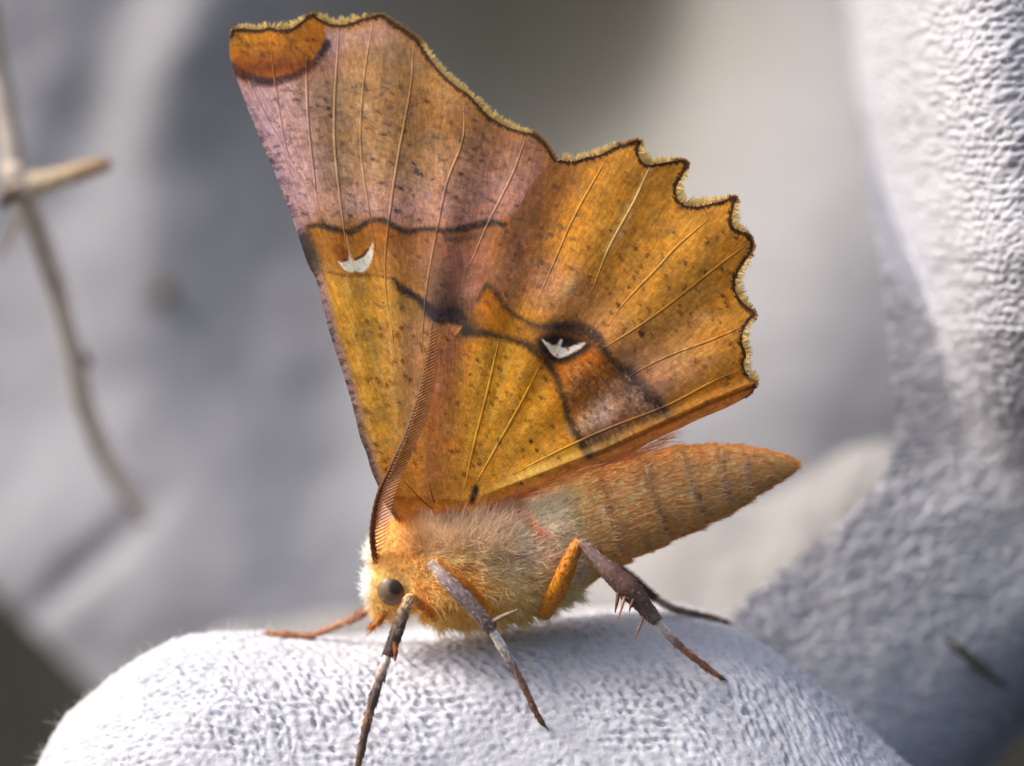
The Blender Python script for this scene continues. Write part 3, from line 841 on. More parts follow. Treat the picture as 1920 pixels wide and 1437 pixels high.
    # eye mark: black setting with a cream chevron
    p.poly([(1005, 640), (1030, 628), (1065, 630), (1098, 640), (1108, 650), (1085, 668), (1062, 680), (1040, 682), (1022, 668)], (34, 26, 26), 0.95, 8)
    CREAM = (244, 230, 226)
    p.poly([(1016, 637), (1026, 642), (1036, 647), (1044, 646), (1051, 636), (1055, 638), (1052, 650), (1062, 652), (1078, 647), (1090, 643), (1098, 644), (1085, 656), (1068, 665), (1052, 671), (1040, 669), (1030, 658)],
           CREAM, 1.0, 2.4, rough=False)
    # specks
    p.specks(190, (900, 1420, 290, 760), (96, 60, 34), (2, 5), (1.1, 2.0), 0.6, 21, lambda a, b: 0.9, lambda a, b: 1.0 if a + b > 1420 else 0.1)
    p.specks(60, (1100, 1410, 420, 720), (64, 36, 34), (2, 4.5), (1.2, 2.2), 0.85, 22, lambda a, b: 1.1)
    p.specks(95, (820, 1080, 650, 930), (124, 74, 16), (2, 4), (1.4, 2.2), 0.7, 23, lambda a, b: 0.9)
    p.specks(40, (830, 1110, 640, 930), (58, 36, 22), (2, 3.6), (1.4, 2.6), 0.85, 24, lambda a, b: 0.9)
    p.specks(40, (930, 1080, 330, 600), (92, 62, 60), (4, 8), (1.6, 3), 0.6, 25, lambda a, b: 0.3)
    p.specks(260, (1060, 1250, 680, 860), (70, 56, 54), (3, 6), (1.0, 1.6), 0.5, 26, lambda a, b: 0.95, lambda a, b: 1.0 if in_poly(np.array(a), np.array(b), inner + list(reversed(outer))) else 0.0)
    p.specks(200, (1060, 1250, 680, 860), (206, 168, 140), (3, 6), (0.9, 1.4), 0.5, 27, lambda a, b: 0.95, lambda a, b: 1.0 if in_poly(np.array(a), np.array(b), inner + list(reversed(outer))) else 0.0)
    p.blob(1284, 655, 4, 9, (222, 180, 130), 0.7, 0.3); p.blob(1065, 540, 10, 16, (222, 190, 140), 0.7, 0.5); p.blob(1320, 595, 9, 7, (216, 176, 140), 0.6)
    # pale ray
    p.line([(1137, 472), (1155, 440), (1178, 396), (1200, 350), (1218, 312)], (226, 188, 128), 6, 0.7, 8, taper=[5, 9, 8, 4, 4])
    dt = seg_dist(p.fx, p.fy, catmull(HW_TERMEN, 4))
    p.mix((1 - sstep(2.5, 6.5, np.abs(dt - 4))) * 0.9, (52, 34, 28))
    # root
    p.poly([(890, 910), (897, 918), (892, 938), (884, 945), (880, 935)], (34, 26, 30), 0.9, 5)
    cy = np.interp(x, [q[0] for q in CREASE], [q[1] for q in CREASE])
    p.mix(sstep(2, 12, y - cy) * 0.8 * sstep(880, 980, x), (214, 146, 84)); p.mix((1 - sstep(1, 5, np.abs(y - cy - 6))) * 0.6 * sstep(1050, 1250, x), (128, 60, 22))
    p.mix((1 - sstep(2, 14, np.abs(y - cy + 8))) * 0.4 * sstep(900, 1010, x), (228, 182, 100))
    return p.c

TONE = {'forewing': ((1.0, 1.0, 1.0), 0.93, 1.08), 'hindwing': ((1.02, 0.99, 0.88), 0.98, 1.10)}
def wing(name, outline, depth, painter, veins, vein_cols, termen, step, side, parent, label=None):
    poly = catmull(outline, 4, True)
    x0, y0 = poly.min(0) - 12; x1, y1 = poly.max(0) + 12
    xs = np.arange(x0, x1, step); ys = np.arange(y0, y1, step)
    X_, Y_ = np.meshgrid(xs, ys)
    ins = in_poly(X_, Y_, poly)
    H, W = X_.shape
    cell = ins[:-1, :-1] | ins[1:, :-1] | ins[:-1, 1:] | ins[1:, 1:]
    i, j = np.nonzero(cell)
    a = i * W + j
    f = np.stack([a, a + W, a + W + 1, a + 1], -1)
    used = np.unique(f)
    vx = X_.ravel().copy(); vy = Y_.ravel().copy()
    out = used[~ins.ravel()[used]]
    _, qx, qy, _ = seg_dist(vx[out], vy[out], np.concatenate([poly, poly[:1]]), True)
    pc = painter(X_, Y_)
    ang_ = np.arctan2(X_ - 830, -(Y_ - 1010))
    rad_ = np.hypot(X_ - 830, Y_ - 1010)
    grain = 0.79 + 0.20 * vnoise(ang_ * 260, rad_ / 14, 951) + 0.22 * fbm(X_ / 7, Y_ / 7, 952, 2)
    grain = grain * (0.93 + 0.14 * np.random.default_rng(5).random(X_.shape)) * (0.89 + 0.24 * fbm(X_ / 34, Y_ / 34, 953, 3))
    warm = (fbm(X_ / 20 + 7, Y_ / 26, 954, 3) - .5)[..., None] * np.array([14., -2., -26.])
    tone = TONE[name]
    pc = desat((pc + warm) * grain[..., None] * np.array(tone[0]), tone[1], tone[2])
    paint_at = lambda qx, qy: pc[np.clip(((qy - y0) / step).astype(int), 0, H - 1), np.clip(((qx - x0) / step).astype(int), 0, W - 1)]
    col = lin(pc).reshape(-1, 3)
    vx[out] = qx; vy[out] = qy
    dep = depth(vx[used], vy[used])
    v = P(vx[used], vy[used], dep)
    flip = np.array([1, side, 1.0])
    remap = -np.ones(H * W, int); remap[used] = np.arange(len(used))
    ob = make_obj(name, v * flip, remap[f], M_wing, parent, col=col[used])
    if label: ob['label'] = label
    for k, (vp, vc) in enumerate(zip(veins, vein_cols)):
        q = resample(catmull(vp, 6), 26)
        d3 = P(q[:, 0], q[:, 1], depth(q[:, 0], q[:, 1]) - 0.004) * flip
        r = np.interp(np.linspace(0, 1, 26), [0, 0.2, 0.7, 1], [0.014, 0.046, 0.046, 0.012])
        tvv, tff = tube_mesh(d3, r, 6, flat=0.26)
        tt = np.concatenate([np.repeat(np.arange(26), 6), [0, 25]])
        loc = paint_at(q[:, 0], q[:, 1])[tt]
        fade = np.clip(0.25 + 0.75 * fbm(tt / 6.0, tt * 0 + k, 610 + k, 2), 0, 1)[:, None]
        fade = 0.5 * fade * np.clip(np.minimum(tt, 25 - tt) / 6.0, 0, 1)[:, None]
        cc = lin(loc * (1 - fade) + np.array(vc, float) * 1.05 * fade)
        make_obj('vein', tvv, tff, M_vein, ob, col=cc)
    # fringe of long scales along the outer margin
    te = catmull(termen, 10)
    L = np.concatenate([[0], np.cumsum(np.linalg.norm(np.diff(te, axis=0), axis=1))])
    n = int(L[-1] / (0.55 if side > 0 else 1.6))
    t = np.sort(rng.uniform(0, L[-1], n))
    q = np.stack([np.interp(t, L, te[:, k]) for k in (0, 1)], -1)
    tg = np.stack([np.interp(t + 3, L, te[:, k]) - np.interp(t - 3, L, te[:, k]) for k in (0, 1)], -1)
    tg /= np.linalg.norm(tg, axis=1)[:, None] + 1e-9
    nr = np.stack([tg[:, 1], -tg[:, 0]], -1)
    test = q + nr * 4
    bad = in_poly(test[:, 0], test[:, 1], poly); nr[bad] *= -1
    # notches carry longer pale scales, tooth tips short brown ones
    cen = np.array([np.mean(te[max(0, k - 40):k + 41], axis=0) for k in range(len(te))])
    bulge = ((te - cen) * np.stack([np.interp(L, t, nr[:, k]) for k in (0, 1)], -1)).sum(1)
    bl = np.interp(t, L, bulge)
    ln = np.clip(9.5 - bl * 0.45, 4, 16) * rng.uniform(0.55, 1.15, n) * (0.6 + 0.8 * fbm(t / 5.0, t * 0 + 3, 641, 2))
    dirp = nr + tg * (rng.normal(size=(n, 1)) * 0.25 + (fbm(t / 7.0, t * 0 + 8, 643, 2)[:, None] - .5) * 1.2)
    r0 = P(q[:, 0] - nr[:, 0] * 2, q[:, 1] - nr[:, 1] * 2, depth(q[:, 0], q[:, 1]) + rng.normal(size=n) * 0.02)
    r1 = P(q[:, 0] + dirp[:, 0] * ln, q[:, 1] + dirp[:, 1] * ln, depth(q[:, 0], q[:, 1]) + rng.normal(size=n) * 0.07)
    tipb = sstep(2.0, 6.0, bl)[:, None] * 0.8
    clump = fbm(t / 9.0, t * 0, 640, 2)[:, None]
    ca = lin([228, 192, 112]) * (1 - tipb) + lin([130, 76, 34]) * tipb
    cb_ = lin([248, 230, 166]) * (1 - tipb) + lin([170, 112, 66]) * tipb
    ca = ca * (0.75 + 0.5 * clump); cb_ = cb_ * (0.85 + 0.3 * clump)
    r0 *= flip; r1 *= flip
    sd = np.concatenate([tg[:, :1], np.zeros((n, 1)), -tg[:, 1:]], 1)
    fv_, ff_, fc_ = strands(r0, r1 - r0, np.linalg.norm(r1 - r0, axis=1), rng.uniform(0.03, 0.055, n), ca, cb_, bend=np.zeros((n, 3)), side=sd)
    make_obj('fringe', fv_, ff_, M_fringe, ob, col=fc_, kind='stuff')
    return ob

FW = FW_TERMEN + FW_INNER + FW_COSTA
HW = HW_TERMEN + HW_INNER + HW_COSTA
fwc = [(178, 140, 120)] * 3 + [(196, 156, 112), (196, 156, 104), (170, 122, 76), (198, 152, 120), (200, 158, 124)]
hwc = [(196, 150, 84), (222, 184, 122), (206, 160, 84), (132, 86, 30), (140, 92, 36), (206, 142, 62), (206, 160, 66), (204, 158, 66)]
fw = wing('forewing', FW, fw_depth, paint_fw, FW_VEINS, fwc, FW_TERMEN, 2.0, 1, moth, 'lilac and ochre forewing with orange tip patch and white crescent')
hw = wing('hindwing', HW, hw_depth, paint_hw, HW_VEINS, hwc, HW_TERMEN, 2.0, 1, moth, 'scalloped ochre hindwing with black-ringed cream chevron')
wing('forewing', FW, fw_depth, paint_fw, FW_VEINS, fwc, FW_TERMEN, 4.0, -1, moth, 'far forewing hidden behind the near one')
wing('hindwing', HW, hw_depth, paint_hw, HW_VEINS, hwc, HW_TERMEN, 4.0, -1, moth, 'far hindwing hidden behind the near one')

# hooked bristles at the wing root
for k, pts in enumerate(([(757, 903), (772, 918), (790, 938), (812, 955)], [(806, 908), (809, 925), (814, 942)])):
    p = np.array([P(a, b, -2.75) for a, b in pts]); p = resample(catmull(p, 8), 20)
    v, f = tube_mesh(p, np.linspace(0.012, 0.022, 20), 6)
    make_obj('bristle', v, f, M_ant, moth, col=np.tile(lin([104, 44, 14]), (len(v), 1)))

# ---- body: one lofted surface, head - thorax - abdomen
SP = [  # cx, cy, half height (px, across the axis), half depth (px)
    (684, 1112, 4, 6), (690, 1110, 28, 24), (703, 1108, 47, 44), (726, 1101, 60, 54), (748, 1080, 84, 58), (772, 1070, 98, 74), (802, 1062, 108, 98), (850, 1056, 113, 118),
    (900, 1050, 116, 124), (960, 1036, 118, 122), (1020, 1016, 114, 112), (1070, 992, 104, 102), (1120, 972, 97, 96), (1200, 944, 88, 90), (1280, 918, 79, 80),
    (1340, 902, 68, 66), (1390, 889, 54, 50), (1430, 881, 38, 35), (1462, 876, 25, 22), (1484, 873, 14, 12), (1492, 872, 6, 5), (1494, 872, 1.5, 1.5)]
SP = np.array(SP, float)
n_ring = 240; n_sec = 72
cur = catmull(SP, 14)
dd = np.concatenate([[0], np.cumsum(np.linalg.norm(np.diff(cur[:, :2], axis=0), axis=1))])
tt = np.linspace(0, dd[-1], n_ring)
cur = np.stack([np.interp(tt, dd, cur[:, k]) for k in range(4)], -1)
cur[:, 2:] = np.maximum(cur[:, 2:], 1.0)
T2 = np.gradient(cur[:, :2], axis=0); T2 /= np.linalg.norm(T2, axis=1)[:, None]
# smooth the axis frame, keep sections nearly perpendicular
for _ in range(6):
    T2[1:-1] = (T2[:-2] + T2[1:-1] * 2 + T2[2:]) / 4
T2 /= np.linalg.norm(T2, axis=1)[:, None]
N2 = np.stack([T2[:, 1], -T2[:, 0]], -1)                   # up in the picture (negative y)
N2 *= np.where(N2[:, 1] > 0, -1, 1)[:, None]
# overlapping abdominal rings
ringx = [1090, 1148, 1222, 1296, 1356, 1402, 1440]
def ring_step(cx):
    s = np.zeros_like(cx)
    for r0, r1 in zip(ringx[:-1], ringx[1:]):
        m = (cx >= r0) & (cx < r1)
        u = (cx - r0) / (r1 - r0)
        s = np.where(m, -0.025 + 0.065 * u ** 1.5, s)
    return s
th = np.linspace(0, 2 * np.pi, n_sec, endpoint=False)
seg_s = ring_step(cur[:, 0])
bpx = cur[:, 0:1] + np.sin(th)[None] * cur[:, 2:3] * N2[:, 0:1]
bqy = cur[:, 1:2] + np.sin(th)[None] * cur[:, 2:3] * N2[:, 1:2]
sc = (1 + seg_s)[:, None]
bpx = cur[:, 0:1] + (bpx - cur[:, 0:1]) * sc; bpy_ = cur[:, 1:2] + (bqy - cur[:, 1:2]) * sc
by = -np.cos(th)[None] * cur[:, 3:4] / PPM * sc
lump = (fbm(bpx / 26, bpy_ / 26 + th[None] * 2, 700, 3) - .5)
inthx = ((cur[:, 0] > 790) & (cur[:, 0] < 1080))[:, None]
by = by * (1 + 0.16 * lump * inthx)
bv = P(bpx, bpy_, by)

def body_col(px, py, seed=710):
    """fur colour by place on the body, sRGB"""
    px = np.asarray(px, float); py = np.asarray(py, float)
    c = np.tile(np.array((178, 146, 108.)), px.shape + (1,))
    def mix(m, col):
        nonlocal c
        m = np.clip(m, 0, 1)[..., None]; c = c * (1 - m) + np.array(col, float) * m
    n1 = fbm(px / 22, py / 16, seed, 3)
    abd = sstep(1050, 1110, px + (1000 - py) * 0.3)
    mix(abd, (196, 150, 86))
    mix(abd * sstep(0.45, 0.62, n1) * 0.35, (182, 134, 74))
    low = sstep(-10, 60, py - (1000 + (1150 - px) * 0.42))
    mix(abd * low * 0.6, (184, 142, 76))
    tip = sstep(1370, 1450, px); mix(tip * 0.7, (160, 118, 62))
    thx = 1 - abd
    mix(thx * sstep(0.52, 0.64, n1) * 0.7, (118, 88, 68))
    mix(thx * sstep(0.60, 0.72, fbm(px / 13 + 4, py / 9, seed + 4, 2)) * 0.6, (92, 60, 48))
    mix(thx * sstep(0.58, 0.70, fbm(px / 16 + 9, py / 11, seed + 6, 2)) * 0.5, (212, 190, 166))
    mix(thx * gauss(px, py, 1020, 965, 50, 36, 0.5) * 1.1, (214, 186, 156))
    mix(thx * gauss(px, py, 920, 985, 36, 30, 0.3) * 0.9, (206, 182, 160))
    mix(gauss(px, py, 840, 985, 54, 34, -0.3) * 0.95, (206, 172, 144))
    mix(gauss(px, py, 800, 1030, 44, 22, -0.2) * 0.6, (204, 160, 128))
    mix(gauss(px, py, 870, 1100, 60, 40, 0.6) * 0.8, (186, 126, 50))
    mix(gauss(px, py, 940, 1150, 110, 26, 0.05) * 0.85, (172, 118, 44))
    mix(gauss(px, py, 1040, 1130, 40, 34, 0) * 0.6, (150, 122, 72))
    mix(gauss(px, py, 800, 1150, 60, 30, 0) * 0.9, (190, 120, 34))
    hd = 1 - sstep(755, 810, px)
    mix(hd * 0.9, (182, 122, 46))
    mix(gauss(px, py, 760, 1010, 26, 50, 0.2) * 0.8, (170, 106, 44))
    mix(gauss(px, py, 790, 1085, 30, 24, 0.5) * 0.6, (172, 122, 62))
    fr = 1 - sstep(688, 704, px + (py - 1090) * 0.05); mix(fr * (1 - sstep(1120, 1160, py)), (236, 216, 206))
    mix(gauss(px, py, 1012, 1003, 9, 7, 0.6) * 0.9, (122, 56, 34))
    mix(gauss(px, py, 985, 975, 30, 6, 0.8) * 0.9, (150, 84, 52))
    mix(gauss(px, py, 940, 960, 26, 8, -0.2) * 0.7, (150, 92, 56))
    # pale ring edges and dark flecks on the abdomen
    for k, (x0_, y0_, x1_, y1_) in enumerate(((1206, 862, 1245, 1000), (1282, 862, 1312, 968), (1350, 850, 1360, 945), (1396, 860, 1400, 915), (1132, 950, 1162, 1040))):
        d = seg_dist(px + 8 * (vnoise(px / 8, py / 8, 720 + k) - .5), py, [(x0_, y0_), ((x0_ + x1_) / 2 - 4, (y0_ + y1_) / 2), (x1_, y1_)])
        mix((1 - sstep(2, 6, d)) * 0.7, (222, 190, 160)); 
        d2 = seg_dist(px - 7 + 8 * (vnoise(px / 8, py / 8, 720 + k) - .5), py, [(x0_, y0_), ((x0_ + x1_) / 2 - 4, (y0_ + y1_) / 2), (x1_, y1_)])
        mix((1 - sstep(2, 7, d2)) * 0.7, (112, 70, 38))
    fl = sstep(0.80, 0.90, vnoise(px / 5, py / 3.6, seed + 9)); mix(fl * abd * 0.7, (92, 58, 40))
    return c

bcol = body_col(bpx, bpy_)
# under the fur the skin is a little darker brown
bc = soft_cap(lin(desat(bcol, 0.75, 1.2)) * np.array([1.4, 1.6, 1.6]), 0.8)
i, j = np.meshgrid(np.arange(n_ring - 1), np.arange(n_sec), indexing='ij')
a = i * n_sec + j; b = i * n_sec + (j + 1) % n_sec
f = np.stack([a, b, b + n_sec, a + n_sec], -1).reshape(-1, 4)
body = make_obj('body', bv.reshape(-1, 3), f, M_body, moth, col=bc.reshape(-1, 3))

# fur and scales rooted on the body
du = np.gradient(bv, axis=0); dv = np.gradient(bv, axis=1)
bn = np.cross(dv, du); bn /= np.linalg.norm(bn, axis=2)[..., None] + 1e-9
outv = bv - bv.mean(1, keepdims=True)
sg = np.sign((bn * outv).sum(2)); bn *= np.where(sg == 0, 1, sg)[..., None]
bt = du / (np.linalg.norm(du, axis=2)[..., None] + 1e-9)          # backwards along the body
V = bv.reshape(-1, 3); NN = bn.reshape(-1, 3); TT = bt.reshape(-1, 3); QX = bpx.ravel(); QY = bpy_.ravel()
area = (np.linalg.norm(np.cross(du, dv), axis=2)).ravel()

def fur(name, sel, count, ln, wd, lay, jit, parent, flow=None, tipc=None, shade=(0.85, 1.3), seg=3, bendg=None):
    w = area * sel
    idx = rng.choice(len(V), count, p=w / w.sum())
    root = V[idx] + rng.normal(size=(count, 3)) * 0.035
    n0 = NN[idx]; t0 = TT[idx] if flow is None else flow(QX[idx], QY[idx], TT[idx])
    cl = fbm(QX[idx] / 9, QY[idx] / 9, 731, 2)
    d = n0 * lay[0] + t0 * lay[1] + rng.normal(size=(count, 3)) * jit
    lo = lay[0] * 2.2
    d[:, 2] += (cl - .5) * lo; d[:, 0] += (fbm(QX[idx] / 11, QY[idx] / 11, 741, 2) - .5) * lo
    L_ = rng.uniform(ln[0], ln[1], count) / PPM
    rx, ry = px_of(root)
    bcl = body_col(rx, ry); kb = sstep(1060, 1130, rx)[:, None]; ko = (np.clip(gauss(rx, ry, 735, 1090, 45, 60) + gauss(rx, ry, 850, 1150, 110, 28), 0, 1) * 0.8)[:, None]
    cor = (np.array([1.6, 2.3, 2.6]) * (1 - ko) + np.array([1.3, 1.8, 2.0]) * ko) * (1 - kb) + np.array([1.75, 1.66, 1.5]) * kb
    l0 = lin(desat(bcl, 0.78, 1.26)); sat = np.clip((l0.max(1, keepdims=True) - l0.min(1, keepdims=True)) / l0.max(1, keepdims=True) * 1.6 - 0.5, 0, 1)
    cor = (1 + (cor - 1) * sat) * (1.85 - 0.6 * kb)
    c = soft_cap(l0 * cor, 0.85) * rng.uniform(shade[0], shade[1], (count, 1))
    ct = c * 1.15 if tipc is None else c * 0.4 + lin(tipc) * 0.6
    bend = rng.normal(size=(count, 3)) * 0.18 + (0 if bendg is None else np.array(bendg))
    q, f_, cc = strands(root - n0 * 0.02, d, L_, rng.uniform(wd[0], wd[1], count), c, ct, bend=bend, seg=seg)
    return make_obj(name, q, f_, M_fur, parent, col=cc, kind='stuff')

is_thx = ((QX > 770) & (QX < 1075) & (QY < 1300)).astype(float)
is_abd = (QX > 1040).astype(float)
is_head = (QX < 790).astype(float)
eye_d = np.hypot(QX - 733, QY - 1104)
eye_clear = 1 - (eye_d < 36) * (V[:, 1] < 0)
front_half = 0.35 + 0.65 * (V[:, 1] < 0.3)
fur('thorax_fur', is_thx * front_half, 26000, (9, 24), (0.018, 0.036), (0.32, 0.95), 0.36, body)
belly = is_thx * ((QY > 1100) & (QX > 810))
fur('belly_fur', belly, 6500, (20, 42), (0.015, 0.028), (0.75, 0.75), 0.22, body, tipc=(244, 224, 160))
fur('abdomen_scales', is_abd * front_half, 30000, (10, 20), (0.020, 0.036), (0.06, 1.0), 0.11, body, seg=2, shade=(0.9, 1.15))
fur('head_fur', is_head * eye_clear, 4200, (12, 26), (0.014, 0.026), (0.55, 0.7), 0.25, body)
fr_sel = ((QX < 702) & (QY < 1150)).astype(float)
fur('frons_fur', fr_sel, 1100, (7, 16), (0.012, 0.022), (0.6, -0.5), 0.35, body, tipc=(252, 244, 238))
# long pale collar hairs swept up over the wing roots
top = ((QX > 770) & (QX < 960) & (QY < 1040) & (V[:, 1] < -0.4)).astype(float)
fur('collar_hair', top, 4200, (28, 60), (0.014, 0.024), (0.55, 0.35), 0.22, body, flow=lambda a, b, t: np.array([0.35, -0.5, 0.95]) + 0 * t, tipc=(222, 188, 160), bendg=(0.12, 0.2, 0.05))
# hairs along the folded inner edge of the hindwing
n = 420
q = resample(catmull([(885, 960), (993, 925), (1099, 880), (1181, 855), (1240, 822)], 6), n)
q = q + rng.normal(size=(n, 2)) * np.array([4, 5])
root = P(q[:, 0], q[:, 1], hw_depth(q[:, 0], q[:, 1]) - 0.02)
dr = np.tile(np.array([0.92, 0.05, 0.36]), (n, 1)) + rng.normal(size=(n, 3)) * 0.10
c = lin([228, 176, 122]) * rng.uniform(0.7, 1.3, (n, 1))
sv, sf, scc = strands(root, dr, rng.uniform(30, 70, n) / PPM, 0.02, c, c * 1.2, seg=3)
make_obj('root_hair', sv, sf, M_fur, hw, col=scc, kind='stuff')

# ---- eyes
for sd in (1, -1):
    nu_, nv_ = 48, 32
    R = 31 / PPM
    ce = P(735, 1105, -0.66) * np.array([1, sd, 1])
    ph = np.linspace(0.001, np.pi - 0.001, nv_); tl = np.linspace(0, 2 * np.pi, nu_, endpoint=False)
    PH, TL = np.meshgrid(ph, tl, indexing='ij')
    ev = np.stack([np.sin(PH) * np.cos(TL) * R * 0.95, -sd * np.cos(PH) * R * 0.86, np.sin(PH) * np.sin(TL) * R], -1) + ce
    ex, ez = px_of(ev)
    c = np.tile(np.array((122, 103, 82.)), PH.shape + (1,))
    m = sstep(0.7, 1.5, PH)[..., None]; c = c * (1 - m) + np.array((140, 106, 70.)) * m
    dsp = np.hypot(ev[..., 0] - (ce[0] + 9 / PPM), ev[..., 2] - (ce[2] + 5 / PPM)) * PPM
    m = (1 - sstep(10, 18, dsp))[..., None] * 0.93; c = c * (1 - m) + np.array((42, 40, 44.)) * m
    i, j = np.meshgrid(np.arange(nv_ - 1), np.arange(nu_), indexing='ij')
    a = i * nu_ + j; b = i * nu_ + (j + 1) % nu_
    f = np.stack([a, b, b + nu_, a + nu_], -1).reshape(-1, 4)
    make_obj('eye', ev.reshape(-1, 3), f, M_eye, moth, col=lin(c).reshape(-1, 3))

# ---- palps and tongue base under the head
for sd in (1, -1):
    for pts, r, colr in (([(722, 1140, -.35), (716, 1156, -.4), (706, 1170, -.45), (694, 1178, -.45)], [0.16, 0.15, 0.1, 0.03], (176, 108, 38)),):
        p = resample(catmull(np.array([P(*q) for q in pts]), 6), 18) * np.array([1, sd, 1])
        v, f = tube_mesh(p, np.interp(np.linspace(0, 1, 18), np.linspace(0, 1, len(r)), r), 10)
        pl = make_obj('palp', v, f, M_leg, moth, col=np.tile(lin(colr), (len(v), 1)))
        k = 160
        rr = p[rng.integers(0, 18, k)] + rng.normal(size=(k, 3)) * 0.07
        dirv = np.tile(P(694, 1178) - P(722, 1140), (k, 1)) * np.array([1, 1, 1]) + rng.normal(size=(k, 3)) * 0.25
        cc = np.tile(lin(colr), (k, 1)) * rng.uniform(0.7, 1.4, (k, 1))
        q, f_, c2 = strands(rr, dirv, rng.uniform(0.12, 0.32, k), 0.022, cc, cc * 1.3)
        make_obj('palp_fur', q, f_, M_fur, pl, col=c2, kind='stuff')

# ---- antennae: curved shaft with a comb of fine teeth
def antenna(sd):
    pts = [(711, 1068, -0.55), (703, 1045, -0.8), (698, 1005, -1.3), (702, 962, -1.9), (713, 920, -2.4), (729, 886, -2.75), (746, 848, -2.95), (761, 815, -3.0), (775, 775, -3.0), (788, 730, -2.98), (798, 685, -2.95), (806, 640, -2.9), (812, 605, -2.85)]
    p2 = catmull(np.array(pts), 8)
    n = 160
    p2 = resample(p2, n)
    p = P(p2[:, 0], p2[:, 1], p2[:, 2]) * np.array([1, sd, 1])
    t = np.linspace(0, 1, n)
    r = np.interp(t, [0, 0.08, 0.3, 0.6, 1], [0.14, 0.105, 0.09, 0.06, 0.02]) * (1 + 0.12 * np.sin(t * 240))
    v, f = tube_mesh(p, r, 10)
    tc = np.concatenate([np.repeat(t, 10), [0, 1]])
    c0 = np.stack([np.interp(tc, [0, 0.1, 0.3, 0.5, 1], [lin(k)[q] for k in ((170, 100, 40), (122, 70, 36), (124, 80, 48), (128, 102, 78), (120, 96, 76))]) for q in range(3)], -1)
    sh = make_obj('antenna', v, f, M_ant, moth, col=c0 * (0.8 + 0.4 * fbm(tc * 60, np.arange(len(tc)) % 10 / 3., 761, 2))[:, None])
    # teeth
    k = 64
    ti = np.linspace(0.07, 0.96, k)
    base = np.stack([np.interp(ti, t, p[:, q]) for q in range(3)], -1)
    tg = np.stack([np.interp(ti + .01, t, p[:, q]) - np.interp(ti - .01, t, p[:, q]) for q in range(3)], -1); tg /= np.linalg.norm(tg, axis=1)[:, None]
    ln = np.interp(ti, [0.05, 0.12, 0.3, 0.5, 0.75, 0.97], [0.35, 0.66, 0.70, 0.66, 0.56, 0.2])
    for row, (off, colr) in enumerate((((1.0, -0.12, 0.25), (250, 204, 166)), ((0.62, -0.8, 0.1), (168, 104, 56)))):
        dirs = np.array(off) * np.array([1, sd, 1]) + tg * 0.25
        dirs = dirs - 0.0
        dirs /= np.linalg.norm(dirs, axis=1)[:, None]
        L_ = ln * (1 if row == 0 else 0.35)
        vs_ = []; fs_ = []; o_ = 0
        for q in range(k):
            pp = base[q] + dirs[q] * L_[q] * np.linspace(0, 1, 5)[:, None] + tg[q] * 0.10 * L_[q] * np.linspace(0, 1, 5)[:, None] ** 2
            a_, b_ = tube_mesh(pp, [0.030, 0.030, 0.030, 0.028, 0.016], 6)
            vs_.append(a_); fs_ += [[z + o_ for z in w] for w in b_]; o_ += len(a_)
        vs_ = np.concatenate(vs_)
        tk = np.repeat(ti, len(vs_) // k)[:, None]
        up = sstep(0.30, 0.42, tk)
        make_obj('comb', vs_, fs_, M_ant, sh, col=lin(colr)[None] * (1 - up) + lin([176, 118, 72])[None] * up, kind='stuff')
antenna(1); antenna(-1)

